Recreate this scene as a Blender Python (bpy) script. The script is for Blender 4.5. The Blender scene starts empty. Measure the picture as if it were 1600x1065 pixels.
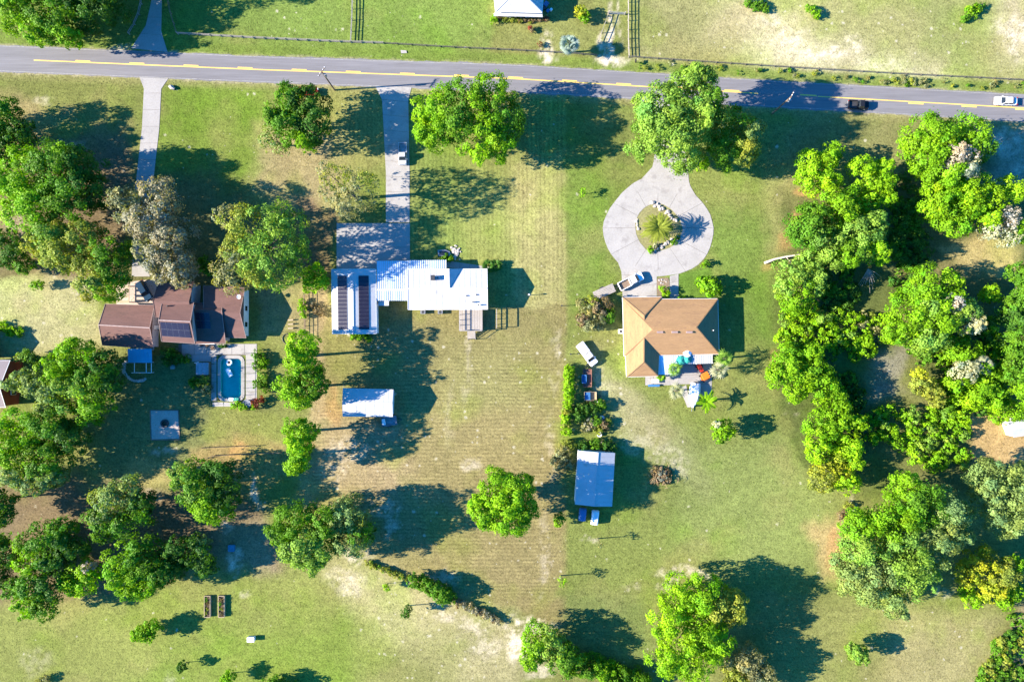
import bpy, bmesh, math, random
import numpy as np
from mathutils import Vector, Matrix

# ------------------------------------------------------------------ camera, sky, sun, exposure
scene = bpy.context.scene
S = 0.145            # metres of ground per photograph pixel
HC = 150.0           # camera height above the ground
SUN_EL, SUN_AZ = 24.5, 266.0      # elevation, compass azimuth (0 = +Y, 90 = +X)

cam_d = bpy.data.cameras.new('camera')
cam = bpy.data.objects.new('camera', cam_d)
scene.collection.objects.link(cam)
cam.location = (0, 0, HC)
cam_d.sensor_width = 36.0
cam_d.lens = 36.0 * HC / (1600 * S)
cam_d.clip_end = 3000
scene.camera = cam

world = bpy.data.worlds.new('World')
scene.world = world
world.use_nodes = True
wn = world.node_tree
wn.nodes.clear()
sky = wn.nodes.new('ShaderNodeTexSky')
sky.sky_type = 'NISHITA'
sky.sun_disc = False
sky.sun_elevation = math.radians(SUN_EL)
sky.sun_rotation = math.radians(SUN_AZ)
sky.air_density = 1.0
sky.dust_density = 0.3
sky.ozone_density = 8.0
bg = wn.nodes.new('ShaderNodeBackground')
bg.inputs['Strength'].default_value = 0.085
wo = wn.nodes.new('ShaderNodeOutputWorld')
hs = wn.nodes.new('ShaderNodeHueSaturation')      # camera balanced for the warm low sun: sky reads bluer
hs.inputs['Saturation'].default_value = 1.2
wn.links.new(sky.outputs[0], hs.inputs['Color'])
wn.links.new(hs.outputs[0], bg.inputs[0])
wn.links.new(bg.outputs[0], wo.inputs[0])

sun_d = bpy.data.lights.new('sun', 'SUN')
sun_d.energy = 4.0
sun_d.angle = math.radians(0.5)
sun_d.color = (1.0, 0.90, 0.76)
sun = bpy.data.objects.new('sun', sun_d)
scene.collection.objects.link(sun)
_az, _el = math.radians(SUN_AZ), math.radians(SUN_EL)
to_sun = Vector((math.sin(_az) * math.cos(_el), math.cos(_az) * math.cos(_el), math.sin(_el)))
sun.rotation_euler = to_sun.to_track_quat('Z', 'Y').to_euler()
sun.location = to_sun * 200

scene.view_settings.view_transform = 'Standard'
scene.view_settings.look = 'None'
scene.view_settings.gamma = 1.0
scene.view_settings.use_curve_mapping = False
scene.view_settings.exposure = 2.35
scene.cycles.use_denoising = True
scene.cycles.max_bounces = 6
scene.cycles.transparent_max_bounces = 8
scene.cycles.caustics_reflective = False
scene.cycles.caustics_refractive = False

# ------------------------------------------------------------------ helpers
COL = scene.collection
WL = {}
rnd = random.Random(7)

def U(px, py, h=0.0):
    """ground point (or point at height h) seen at a photograph pixel"""
    k = S * (HC - h) / HC
    return Vector(((px - 800) * k, (532.5 - py) * k, h))

def tag(o, label=None, cat=None, group=None, kind=None):
    if label: o['label'] = label
    if cat: o['category'] = cat
    if group: o['group'] = group
    if kind: o['kind'] = kind
    return o

GROUPS = dict(tree='trees standing around the houses and lawns', shrub='shrubs and bushes scattered over the plots', palm_tree='palms in the gardens', pickup_truck='pickup trucks in the picture', sedan_car='cars on and beside the road',
              sapling='young saplings on the lawns', fence='fences between the plots', utility_pole='utility poles along the road', log_bench='log benches by the wire fence', raised_bed='raised garden beds on the meadow', pool_float='floats in the swimming pool',
              planter_pot='planter pots on the pool terrace', parasol='parasols on the patio', heat_pump='heat pumps behind the white house', yard_post='short posts on the lawns', covered_cart='covered carts below the shed', trailer='small trailers on the grass',
              round_table='round tables on the pool terrace', rock_border='rock borders of the palm bed', hedge='hedges and brush rows', bucket='buckets by the garden bed')
def thing(name, loc, label, cat, group=None, rz=0.0):
    group = group or GROUPS.get(name)
    o = bpy.data.objects.new(name, None)
    o.empty_display_size = 0.5
    o.location = loc
    o.rotation_euler = (0, 0, rz)
    COL.objects.link(o)
    WL[o.name] = Vector(loc)
    return tag(o, label, cat, group)

class MB:
    def __init__(s): s.v = []; s.f = []
    def poly(s, pts):
        i = len(s.v); s.v += [tuple(p) for p in pts]; s.f.append(list(range(i, i + len(pts)))); return s
    def rings(s, rings, cap0=True, cap1=True):
        n = len(rings[0]); i = len(s.v)
        for r in rings: s.v += [tuple(p) for p in r]
        for k in range(len(rings) - 1):
            for j in range(n):
                a = i + k * n + j; b = i + k * n + (j + 1) % n
                s.f.append([a, b, b + n, a + n])
        if cap0: s.f.append([i + j for j in range(n)][::-1])
        if cap1: s.f.append([i + (len(rings) - 1) * n + j for j in range(n)])
        return s
    def prism(s, pts, z0, z1):
        return s.rings([[(p[0], p[1], z0) for p in pts], [(p[0], p[1], z1) for p in pts]])
    def slab(s, pts, t):
        return s.rings([[(p[0], p[1], p[2] - t) for p in pts], [tuple(p) for p in pts]])
    def box(s, c, d, rz=0.0):
        x, y, z = d[0] / 2, d[1] / 2, d[2] / 2
        ca, sa = math.cos(rz), math.sin(rz)
        q = [(c[0] + a * ca - b * sa, c[1] + a * sa + b * ca) for a, b in ((-x, -y), (x, -y), (x, y), (-x, y))]
        return s.prism(q, c[2] - z, c[2] + z)
    def bar(s, a, b, w, h=None):
        a = Vector(a); b = Vector(b); h = h or w
        d = (b - a).normalized()
        up = Vector((0, 0, 1)) if abs(d.z) < 0.95 else Vector((1, 0, 0))
        e = d.cross(up).normalized() * w / 2; u = e.cross(d).normalized() * h / 2
        return s.rings([[p + e + u, p - e + u, p - e - u, p + e - u] for p in (a, b)])
    def tube(s, pts, r, n=6):
        pts = [Vector(p) for p in pts]; rr = r if isinstance(r, (list, tuple)) else [r] * len(pts)
        rings = []
        for i, p in enumerate(pts):
            d = (pts[min(i + 1, len(pts) - 1)] - pts[max(i - 1, 0)]).normalized()
            up = Vector((0, 0, 1)) if abs(d.z) < 0.9 else Vector((1, 0, 0))
            e = d.cross(up).normalized(); u = e.cross(d)
            rings.append([p + (e * math.cos(t) + u * math.sin(t)) * rr[i] for t in [2 * math.pi * k / n for k in range(n)]])
        return s.rings(rings)
    def cyl(s, c, r, h, n=12, r2=None):
        r2 = r if r2 is None else r2
        f = lambda q, z: [(c[0] + q * math.cos(2 * math.pi * k / n), c[1] + q * math.sin(2 * math.pi * k / n), z) for k in range(n)]
        return s.rings([f(r, c[2]), f(r2, c[2] + h)])
    def lathe(s, c, prof, n=12):
        return s.rings([[(c[0] + q * math.cos(2 * math.pi * k / n), c[1] + q * math.sin(2 * math.pi * k / n), c[2] + z) for k in range(n)] for q, z in prof])
    def build(s, name, m, parent=None, local=False, smooth=False):
        off = Vector((0, 0, 0))
        if parent is not None and not local: off = WL.get(parent.name, off)
        me = bpy.data.meshes.new(name)
        me.from_pydata([(v[0] - off.x, v[1] - off.y, v[2] - off.z) for v in s.v], [], s.f)
        if smooth:
            for p in me.polygons: p.use_smooth = True
        me.materials.append(m)
        return link(name, me, parent)

def link(name, me, parent=None):
    o = bpy.data.objects.new(name, me)
    COL.objects.link(o)
    if parent is not None:
        o.parent = parent
        WL[o.name] = WL.get(parent.name, Vector((0, 0, 0)))
    else:
        WL[o.name] = Vector((0, 0, 0))
    return o

def copy_tree(o, parent=None):
    c = o.copy(); COL.objects.link(c); c.parent = parent
    for ch in o.children: copy_tree(ch, c)
    return c

def resample(pts, n):
    pts = [Vector((p[0], p[1])) for p in pts]
    L = [0.0]
    for a, b in zip(pts, pts[1:]): L.append(L[-1] + (b - a).length)
    out = []
    for i in range(n + 1):
        t = L[-1] * i / n; k = 0
        while k < len(L) - 2 and L[k + 1] < t: k += 1
        f = 0 if L[k + 1] == L[k] else (t - L[k]) / (L[k + 1] - L[k])
        out.append(pts[k].lerp(pts[k + 1], f))
    return out

# ------------------------------------------------------------------ materials
MATS = {}
ALB = 0.66
def mat(name, c, rough=0.8, var=0.18, scale=2.0, var2=0.12, scale2=0.25, bump=0.0, metal=0.0, spec=0.4, stretch=None, dark=None, dscale=0.6, demand=0.62):
    """procedural surface: base colour broken up by two noises, optional stain colour, optional bump"""
    if name in MATS: return MATS[name]
    if max(c) < 0.68: c = tuple(x * ALB for x in c)
    if dark and max(dark) < 0.6: dark = tuple(x * ALB for x in dark)
    m = bpy.data.materials.new(name); m.use_nodes = True
    n, l = m.node_tree.nodes, m.node_tree.links
    b = n['Principled BSDF']
    b.inputs['Roughness'].default_value = rough
    b.inputs['Metallic'].default_value = metal
    b.inputs['Specular IOR Level'].default_value = spec
    geo = n.new('ShaderNodeNewGeometry')
    vec = geo.outputs['Position']
    if stretch:
        mp = n.new('ShaderNodeMapping'); mp.inputs['Scale'].default_value = stretch
        l.new(vec, mp.inputs['Vector']); vec = mp.outputs[0]
    def noise(sc, det=4):
        t = n.new('ShaderNodeTexNoise'); t.inputs['Scale'].default_value = sc; t.inputs['Detail'].default_value = det
        t.inputs['Roughness'].default_value = 0.65
        l.new(vec, t.inputs['Vector']); return t
    def mixf(fac, a, bcol):
        x = n.new('ShaderNodeMix'); x.data_type = 'RGBA'
        for s_, v in ((0, fac), (6, a), (7, bcol)):
            if hasattr(v, 'links') or hasattr(v, 'is_linked'): l.new(v, x.inputs[s_])
            else: x.inputs[s_].default_value = v
        return x.outputs[2]
    def ramp(src, lo, hi):
        r = n.new('ShaderNodeMapRange'); r.inputs[1].default_value = lo; r.inputs[2].default_value = hi
        l.new(src, r.inputs[0]); return r.outputs[0]
    def sc_(k): return tuple(min(1.0, x * k) for x in c[:3]) + (1,)
    t1 = noise(scale); t2 = noise(scale2, 3)
    col = mixf(ramp(t1.outputs[0], 0.3, 0.7), sc_(1 - var), sc_(1 + var))
    c2 = mixf(ramp(t2.outputs[0], 0.3, 0.7), (1 - var2,) * 3 + (1,), (1 + var2,) * 3 + (1,))
    mu = n.new('ShaderNodeMix'); mu.data_type = 'RGBA'; mu.blend_type = 'MULTIPLY'; mu.inputs[0].default_value = 1
    l.new(col, mu.inputs[6]); l.new(c2, mu.inputs[7]); col = mu.outputs[2]
    if dark:
        t3 = noise(dscale, 5)
        col = mixf(ramp(t3.outputs[0], demand, demand + 0.12), col, tuple(dark) + (1,))
    l.new(col, b.inputs['Base Color'])
    if bump:
        bp = n.new('ShaderNodeBump'); bp.inputs['Strength'].default_value = bump; bp.inputs['Distance'].default_value = 0.05
        l.new(t1.outputs[0], bp.inputs['Height']); l.new(bp.outputs[0], b.inputs['Normal'])
    MATS[name] = m
    return m

def leaf_material():
    m = bpy.data.materials.new('leaf'); m.use_nodes = True
    n, l = m.node_tree.nodes, m.node_tree.links
    b = n['Principled BSDF']; out = n['Material Output']
    at = n.new('ShaderNodeAttribute'); at.attribute_name = 'tint'
    l.new(at.outputs['Color'], b.inputs['Base Color'])
    b.inputs['Roughness'].default_value = 0.55
    b.inputs['Specular IOR Level'].default_value = 0.12
    tr = n.new('ShaderNodeBsdfTranslucent')
    mu = n.new('ShaderNodeMix'); mu.data_type = 'RGBA'; mu.blend_type = 'MULTIPLY'; mu.inputs[0].default_value = 1
    mu.inputs[7].default_value = (1.3, 1.3, 0.3, 1)
    l.new(at.outputs['Color'], mu.inputs[6]); l.new(mu.outputs[2], tr.inputs[0])
    mx = n.new('ShaderNodeMixShader'); mx.inputs[0].default_value = 0.36
    l.new(b.outputs[0], mx.inputs[1]); l.new(tr.outputs[0], mx.inputs[2]); l.new(mx.outputs[0], out.inputs[0])
    return m
LEAF = leaf_material()

M_asphalt = mat('asphalt', (0.235, 0.225, 0.233), 0.9, 0.13, 2.6, 0.10, 0.5, bump=0.3, stretch=(0.05, 1, 1), dark=(0.185, 0.175, 0.18), dscale=1.3, demand=0.58)
M_yellow = mat('yellow_paint', (0.72, 0.46, 0.10), 0.7, 0.12, 3)
M_white_line = mat('white_paint_line', (0.40, 0.385, 0.36), 0.8, 0.35, 2)
M_conc = mat('concrete', (0.44, 0.415, 0.385), 0.9, 0.10, 3, 0.08, 0.2, bump=0.2, dark=(0.33, 0.31, 0.30), dscale=0.35, demand=0.58)
M_conc2 = mat('concrete_pale', (0.475, 0.445, 0.405), 0.9, 0.10, 3, 0.08, 0.3, bump=0.2, dark=(0.38, 0.35, 0.32), dscale=0.45, demand=0.54)
M_joint = mat('joint_soil', (0.2, 0.17, 0.14), 1.0)
M_metal_white = mat('white_metal_roof', (0.64, 0.64, 0.64), 0.45, 0.05, 1.5, 0.07, 0.3, spec=0.5, dark=(0.52, 0.50, 0.47), dscale=0.6, demand=0.58)
M_metal_shade = mat('shade_tinted_metal_roof', (0.50, 0.62, 0.74), 0.45, 0.05, 1.5, 0.08, 0.4, spec=0.5)  # blue of skylit shade mixed into this metal's base colour
M_blue_roof = mat('blue_metal_roof', (0.08, 0.46, 0.66), 0.45, 0.05, 1.5)
M_shingle_brown = mat('brown_shingle', (0.215, 0.11, 0.09), 0.9, 0.2, 3.5, 0.14, 0.35, bump=0.5, stretch=(0.6, 0.6, 9), dark=(0.16, 0.088, 0.075), dscale=0.7, demand=0.54)
M_shingle_tan = mat('tan_shingle', (0.45, 0.262, 0.118), 0.9, 0.18, 3.5, 0.12, 0.35, bump=0.5, stretch=(0.6, 0.6, 9), dark=(0.36, 0.205, 0.10), dscale=0.7, demand=0.52)
M_trim_pink = mat('pale_trim', (0.42, 0.30, 0.27), 0.7)
M_trim_white = mat('white_trim', (0.75, 0.74, 0.72), 0.6, 0.05)
M_wall_white = mat('white_siding', (0.72, 0.70, 0.67), 0.75, 0.05, 2)
M_wall_shade = mat('shaded_pale_siding', (0.62, 0.57, 0.58), 0.75, 0.05, 2)  # light wall colour with the lilac cast of shade put in
M_wall_brown = mat('brown_siding', (0.22, 0.13, 0.11), 0.8, 0.1, 2)
M_wall_red = mat('red_siding', (0.40, 0.085, 0.05), 0.8, 0.08, 2)
M_roof_mauve = mat('mauve_shingle', (0.34, 0.28, 0.28), 0.9, 0.12, 5)
M_glass = mat('window_glass', (0.03, 0.04, 0.05), 0.08, 0.0, 1, 0, spec=0.6)
M_solar = mat('solar_cell', (0.035, 0.03, 0.05), 0.25, 0.1, 3, spec=0.5)
M_solar_frame = mat('solar_frame', (0.32, 0.31, 0.33), 0.4, metal=0.6)
M_wood = mat('weathered_wood', (0.46, 0.41, 0.36), 0.85, 0.15, 3, bump=0.3)
M_wood_brown = mat('brown_wood', (0.27, 0.19, 0.13), 0.85, 0.2, 3, bump=0.3)
M_wood_tan = mat('tan_wood', (0.55, 0.43, 0.27), 0.85, 0.15, 3)
M_bark = mat('bark', (0.13, 0.10, 0.08), 0.95, 0.3, 4, bump=0.6)
M_bark_pale = mat('pale_bark', (0.52, 0.45, 0.38), 0.95, 0.2, 4, bump=0.6)
M_black = mat('black_rubber', (0.02, 0.02, 0.02), 0.8)
M_dark = mat('dark_grey_metal', (0.06, 0.06, 0.065), 0.5)
M_grey = mat('grey_metal', (0.38, 0.39, 0.41), 0.45, metal=0.3)
M_rust = mat('rusty_steel', (0.30, 0.14, 0.10), 0.9, 0.3, 4, dark=(0.42, 0.30, 0.25), dscale=2)
M_canvas = mat('white_canvas', (0.82, 0.82, 0.82), 0.85, 0.04, 2, bump=0.3)
M_blue_tarp = mat('blue_tarp', (0.06, 0.22, 0.48), 0.6, 0.12, 3)
M_rock = mat('pale_rock', (0.56, 0.50, 0.44), 0.9, 0.22, 5, bump=0.6)
M_gravel = mat('pale_gravel', (0.67, 0.53, 0.44), 0.95, 0.3, 8, bump=0.8)
M_soil = mat('dark_soil', (0.11, 0.075, 0.05), 1.0, 0.3, 3)
M_orange = mat('orange_paint', (0.85, 0.16, 0.015), 0.4, 0.05)
M_red = mat('red_paint', (0.55, 0.04, 0.02), 0.4, 0.05)
M_teal = mat('teal_fabric', (0.03, 0.38, 0.30), 0.8, 0.1)
M_terracotta = mat('terracotta', (0.42, 0.2, 0.11), 0.85, 0.1)
M_pool_tile = mat('pool_plaster', (0.14, 0.80, 0.62), 0.6, 0.04, 2)
M_wire = mat('fence_wire', (0.18, 0.15, 0.13), 0.7)
M_lamp_red = mat('tail_lamp', (0.45, 0.01, 0.01), 0.3)
M_lamp_clear = mat('head_lamp', (0.75, 0.77, 0.8), 0.15)

def water_material():
    m = bpy.data.materials.new('pool_water'); m.use_nodes = True
    n, l = m.node_tree.nodes, m.node_tree.links
    n.remove(n['Principled BSDF'])
    tr = n.new('ShaderNodeBsdfTransparent'); tr.inputs[0].default_value = (0.68, 0.97, 0.97, 1)
    gl = n.new('ShaderNodeBsdfGlossy'); gl.inputs['Roughness'].default_value = 0.03
    fr = n.new('ShaderNodeFresnel'); fr.inputs[0].default_value = 1.33
    ns = n.new('ShaderNodeTexNoise'); ns.inputs['Scale'].default_value = 1.3
    geo = n.new('ShaderNodeNewGeometry'); l.new(geo.outputs['Position'], ns.inputs['Vector'])
    bp = n.new('ShaderNodeBump'); bp.inputs['Strength'].default_value = 0.3; l.new(ns.outputs[0], bp.inputs['Height'])
    l.new(bp.outputs[0], gl.inputs['Normal']); l.new(bp.outputs[0], fr.inputs['Normal'])
    mx = n.new('ShaderNodeMixShader'); l.new(fr.outputs[0], mx.inputs[0]); l.new(tr.outputs[0], mx.inputs[1]); l.new(gl.outputs[0], mx.inputs[2])
    l.new(mx.outputs[0], n['Material Output'].inputs[0])
    return m
M_water = water_material()
def paint(name, c): return mat('car_paint_' + name, c, 0.3, 0.02, 2, 0.02, spec=0.5 if max(c) > 0.3 else 0.22)

# ------------------------------------------------------------------ ground
def vnoise(x, y, sc, seed, octaves=4):
    rs = np.random.RandomState(seed)
    lat = rs.rand(256, 256)
    tot = np.zeros_like(x); amp = 1.0; s = 0.0
    x, y = x * 0.86 + y * 0.51, y * 0.86 - x * 0.51
    for o in range(octaves):
        u = x / sc * 2 ** o + 17.3 * o; v = y / sc * 2 ** o + 41.7 * o
        iu = np.floor(u).astype(int); iv = np.floor(v).astype(int)
        fu = u - iu; fv = v - iv
        fu = fu * fu * (3 - 2 * fu); fv = fv * fv * (3 - 2 * fv)
        a = lat[iu % 256, iv % 256]; b = lat[(iu + 1) % 256, iv % 256]
        c = lat[iu % 256, (iv + 1) % 256]; d = lat[(iu + 1) % 256, (iv + 1) % 256]
        tot += amp * ((a * (1 - fu) + b * fu) * (1 - fv) + (c * (1 - fu) + d * fu) * fv)
        s += amp; amp *= 0.55
    return tot / s

ROAD_TOP = [(-1200, 20), (-300, 58), (0, 71), (400, 88), (800, 101), (1200, 126), (1600, 148), (1900, 166), (2800, 220)]
ROAD_BOT = [(-1200, 61), (-300, 99), (0, 112), (400, 128.5), (800, 143.5), (1200, 167), (1600, 190), (1900, 208), (2800, 262)]
def yat(poly, x): return np.interp(x, [p[0] for p in poly], [p[1] for p in poly])

def sstep(d, lo, hi):
    t = np.clip((d - lo) / (hi - lo), 0, 1); return t * t * (3 - 2 * t)

def poly_sd(px, py, poly):
    """signed distance to polygon, negative inside"""
    d = np.full(px.shape, 1e9); ins = np.zeros(px.shape, bool)
    n = len(poly)
    for i in range(n):
        x0, y0 = poly[i]; x1, y1 = poly[(i + 1) % n]
        ex, ey = x1 - x0, y1 - y0
        t = np.clip(((px - x0) * ex + (py - y0) * ey) / max(ex * ex + ey * ey, 1e-9), 0, 1)
        d = np.minimum(d, np.hypot(px - x0 - t * ex, py - y0 - t * ey))
        c = ((y0 > py) != (y1 > py)) & (px < (x1 - x0) * (py - y0) / ((y1 - y0) if abs(y1 - y0) > 1e-9 else 1e-9) + x0)
        ins ^= c
    return np.where(ins, -d, d)

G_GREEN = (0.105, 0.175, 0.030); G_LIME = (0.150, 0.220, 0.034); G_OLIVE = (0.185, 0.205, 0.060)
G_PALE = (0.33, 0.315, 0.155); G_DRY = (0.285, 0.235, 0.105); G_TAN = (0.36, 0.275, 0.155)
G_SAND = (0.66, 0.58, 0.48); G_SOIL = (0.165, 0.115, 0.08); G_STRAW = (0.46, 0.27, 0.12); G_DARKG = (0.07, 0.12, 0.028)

# (polygon in photograph pixels on the ground, colour, strength, soft edge px)
ZONES = [
    ([(-400, -400), (760, -400), (760, 99), (0, 71), (-400, 60)], (0.150, 0.215, 0.048), 1.0, 10),
    ([(985, -400), (2200, -400), (2200, 175), (1600, 140), (985, 100)], (0.28, 0.275, 0.12), 0.95, 22),
    ([(1180, 60), (1420, 90), (1500, 122), (1200, 104)], G_SAND, 0.45, 40),
    ([(1150, 0), (1260, 20), (1240, 80), (1100, 60)], (0.50, 0.43, 0.30), 0.5, 30),
    ([(1440, -10), (1560, -10), (1540, 110), (1450, 70)], (0.20, 0.24, 0.075), 0.7, 30),
    ([(1560, -20), (1700, -20), (1700, 120), (1570, 90)], (0.50, 0.43, 0.30), 0.6, 25),
    ([(760, 15), (950, 15), (945, 85), (790, 70)], (0.21, 0.225, 0.075), 0.9, 15),
    ([(-50, 116), (210, 124), (205, 200), (60, 210), (-50, 200)], G_OLIVE, 0.8, 15),
    ([(255, 128), (420, 134), (430, 260), (330, 300), (235, 290)], G_LIME, 0.9, 15),
    ([(-50, 150), (60, 155), (110, 175), (40, 260), (-50, 260)], G_TAN, 0.6, 18),
    ([(410, 190), (540, 200), (545, 330), (470, 340), (400, 290)], (0.33, 0.265, 0.15), 0.8, 18),
    ([(500, 140), (600, 145), (605, 250), (520, 260)], (0.25, 0.245, 0.085), 0.7, 12),
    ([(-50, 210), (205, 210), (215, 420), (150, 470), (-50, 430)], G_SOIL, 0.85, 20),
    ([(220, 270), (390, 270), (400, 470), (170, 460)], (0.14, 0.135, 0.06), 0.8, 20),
    ([(465, 310), (530, 330), (525, 420), (470, 430)], (0.19, 0.13, 0.085), 0.9, 10),
    ([(-60, 430), (165, 440), (160, 555), (-60, 545)], (0.34, 0.325, 0.17), 0.95, 10),
    ([(480, 440), (520, 440), (520, 640), (485, 660)], G_TAN, 0.9, 8),
    ([(405, 445), (490, 440), (490, 520), (410, 530)], (0.30, 0.25, 0.135), 0.8, 10),
    ([(640, 140), (885, 150), (885, 450), (640, 450)], (0.225, 0.25, 0.075), 1.0, 3),
    ([(640, 150), (720, 150), (720, 400), (640, 400)], (0.155, 0.215, 0.05), 0.7, 20),
    ([(800, 250), (881, 250), (881, 520), (800, 520)], (0.31, 0.285, 0.125), 0.9, 20),
    ([(505, 470), (884, 470), (878, 975), (600, 890), (470, 780), (505, 660)], (0.222, 0.198, 0.083), 1.0, 8),
    ([(680, 560), (800, 540), (830, 700), (700, 720)], (0.245, 0.235, 0.095), 0.7, 50),
    ([(600, 640), (880, 650), (880, 960), (760, 940), (560, 780)], (0.25, 0.208, 0.098), 0.75, 30),
    ([(480, 650), (620, 650), (650, 760), (480, 790)], (0.35, 0.27, 0.17), 0.6, 20),
    ([(150, 560), (330, 570), (420, 640), (430, 740), (150, 760)], (0.16, 0.175, 0.07), 0.85, 20),
    ([(315, 630), (430, 640), (440, 690), (330, 690)], (0.20, 0.225, 0.06), 0.9, 10),
    ([(300, 690), (440, 690), (440, 750), (380, 770), (300, 740)], (0.36, 0.25, 0.12), 0.6, 14),
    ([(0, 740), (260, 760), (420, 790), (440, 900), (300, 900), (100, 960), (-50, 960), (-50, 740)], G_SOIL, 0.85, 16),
    ([(195, 710), (265, 700), (285, 740), (205, 760)], (0.33, 0.29, 0.12), 0.8, 10),
    ([(340, 830), (420, 800), (430, 900), (340, 905)], (0.30, 0.26, 0.16), 0.6, 15),
    ([(-400, 960), (100, 950), (330, 895), (560, 890), (620, 1000), (640, 1300), (-400, 1300)], (0.20, 0.225, 0.062), 1.0, 18),
    ([(230, 1000), (560, 960), (590, 1080), (200, 1120)], G_LIME, 0.7, 40),
    ([(480, 880), (620, 890), (800, 960), (830, 1080), (700, 1080), (560, 960)], (0.36, 0.32, 0.18), 0.75, 26),
    ([(560, 985), (740, 985), (700, 1090), (560, 1090)], (0.23, 0.235, 0.085), 0.7, 25),
    ([(886, 160), (1235, 180), (1215, 480), (1205, 640), (1260, 760), (1290, 930), (1000, 905), (886, 950)], (0.172, 0.205, 0.056), 1.0, 3),
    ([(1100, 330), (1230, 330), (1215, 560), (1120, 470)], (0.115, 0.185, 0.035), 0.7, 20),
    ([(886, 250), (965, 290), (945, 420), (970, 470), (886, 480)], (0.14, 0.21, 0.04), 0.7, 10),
    ([(1200, 270), (1260, 270), (1240, 420), (1195, 400)], (0.26, 0.25, 0.105), 0.7, 15),
    ([(930, 560), (975, 600), (1010, 640), (1110, 720), (1100, 770), (1040, 720), (960, 670)], (0.36, 0.325, 0.19), 0.7, 22),
    ([(1030, 680), (1290, 680), (1300, 900), (1060, 880)], (0.19, 0.235, 0.075), 0.7, 35),
    ([(1255, 820), (1320, 800), (1325, 900), (1290, 905)], (0.40, 0.29, 0.15), 0.7, 14),
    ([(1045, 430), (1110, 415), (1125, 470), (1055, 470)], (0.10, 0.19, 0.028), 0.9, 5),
    ([(880, 930), (1010, 940), (1040, 1070), (860, 1000)], (0.15, 0.185, 0.06), 0.9, 18),
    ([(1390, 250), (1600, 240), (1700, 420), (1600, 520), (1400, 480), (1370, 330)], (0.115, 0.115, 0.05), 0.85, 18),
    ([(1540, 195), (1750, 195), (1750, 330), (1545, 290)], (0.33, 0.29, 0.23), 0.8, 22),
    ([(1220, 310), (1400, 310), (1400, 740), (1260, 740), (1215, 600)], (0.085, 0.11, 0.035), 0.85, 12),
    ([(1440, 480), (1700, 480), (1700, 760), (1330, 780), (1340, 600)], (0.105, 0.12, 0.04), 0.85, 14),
    ([(1395, 545), (1370, 545), (1360, 620), (1420, 620), (1410, 545)], (0.27, 0.25, 0.22), 0.6, 14),
    ([(1200, 190), (1420, 195), (1390, 270), (1200, 265)], (0.195, 0.19, 0.085), 0.7, 20),
    ([(1465, 385), (1590, 370), (1600, 430), (1500, 435)], (0.40, 0.33, 0.15), 0.85, 10),
    ([(1515, 650), (1700, 640), (1700, 730), (1515, 720)], (0.40, 0.28, 0.135), 0.9, 8),
    ([(1200, 940), (1560, 930), (1540, 1000), (1500, 1120), (1200, 1120)], (0.215, 0.225, 0.075), 0.9, 20),
    ([(1410, 960), (1560, 960), (1500, 1100), (1370, 1080)], (0.33, 0.29, 0.145), 0.7, 28),
    ([(1600, 935), (1640, 935), (1560, 1110), (1490, 1110)], (0.30, 0.235, 0.19), 0.7, 14),
]
# pale sand spots: x, y, rx, ry, strength
SPOTS = [
    (855, 88, 20, 16, 1.0), (850, 65, 12, 22, 0.6), (957, 92, 30, 13, 1.0), (957, 50, 5, 50, 0.9), (970, 30, 4, 40, 0.6), (946, 70, 8, 25, 0.7),
    (190, 75, 24, 10, 0.5), (1205, 30, 22, 14, 0.5), (1290, 85, 50, 12, 0.6), (1330, 70, 18, 14, 0.7), (1235, 60, 30, 18, 0.5), (1385, 100, 50, 8, 0.5),
    (1590, 60, 20, 40, 0.7), (1570, 45, 16, 20, 0.4), (70, 155, 18, 10, 0.35), (730, 600, 8, 40, 0.15), (705, 645, 6, 60, 0.12), (740, 730, 18, 10, 0.5), (850, 870, 9, 70, 0.35), (820, 975, 45, 14, 1.0), (806, 1000, 14, 40, 0.9),
    (845, 1045, 25, 15, 0.6), (860, 700, 10, 60, 0.25), (560, 870, 26, 14, 0.6), (540, 910, 40, 22, 0.45), (740, 980, 30, 16, 0.5), (760, 1010, 30, 18, 0.45), (690, 900, 40, 12, 0.55),
    (700, 965, 30, 8, 0.5), (400, 765, 6, 30, 0.9), (410, 790, 12, 8, 0.6), (365, 880, 14, 22, 0.8), (355, 825, 10, 14, 0.5), (540, 700, 35, 20, 0.5), (600, 790, 30, 16, 0.45), (612, 820, 14, 26, 0.5), (520, 735, 24, 14, 0.4),
    (260, 700, 26, 7, 0.5), (230, 770, 26, 10, 0.35), (30, 350, 20, 30, 0.3), (110, 230, 30, 14, 0.3), (1330, 800, 10, 30, 0.9), (1245, 335, 16, 10, 0.0), (1070, 900, 50, 8, 0.6), (1040, 915, 16, 12, 0.6),
    (920, 838, 16, 5, 0.7), (1240, 645, 14, 6, 0.3), (985, 920, 16, 7, 0.4), (1480, 925, 18, 10, 0.4), (385, 930, 12, 8, 0.4), (120, 450, 14, 6, 0.4), (265, 1055, 10, 12, 0.2), (55, 1030, 30, 26, 0.15), (1000, 690, 40, 16, 0.25), (905, 650, 0, 0, 0),
    (1045, 720, 36, 24, 0.35), (940, 600, 16, 30, 0.3), (870, 560, 8, 60, 0.25), (730, 550, 4, 30, 0.3), (630, 81, 9, 5, 0.0), (1470, 425, 10, 5, 0.0), (1575, 222, 26, 24, 0.6), (1590, 265, 16, 18, 0.5),
]
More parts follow.
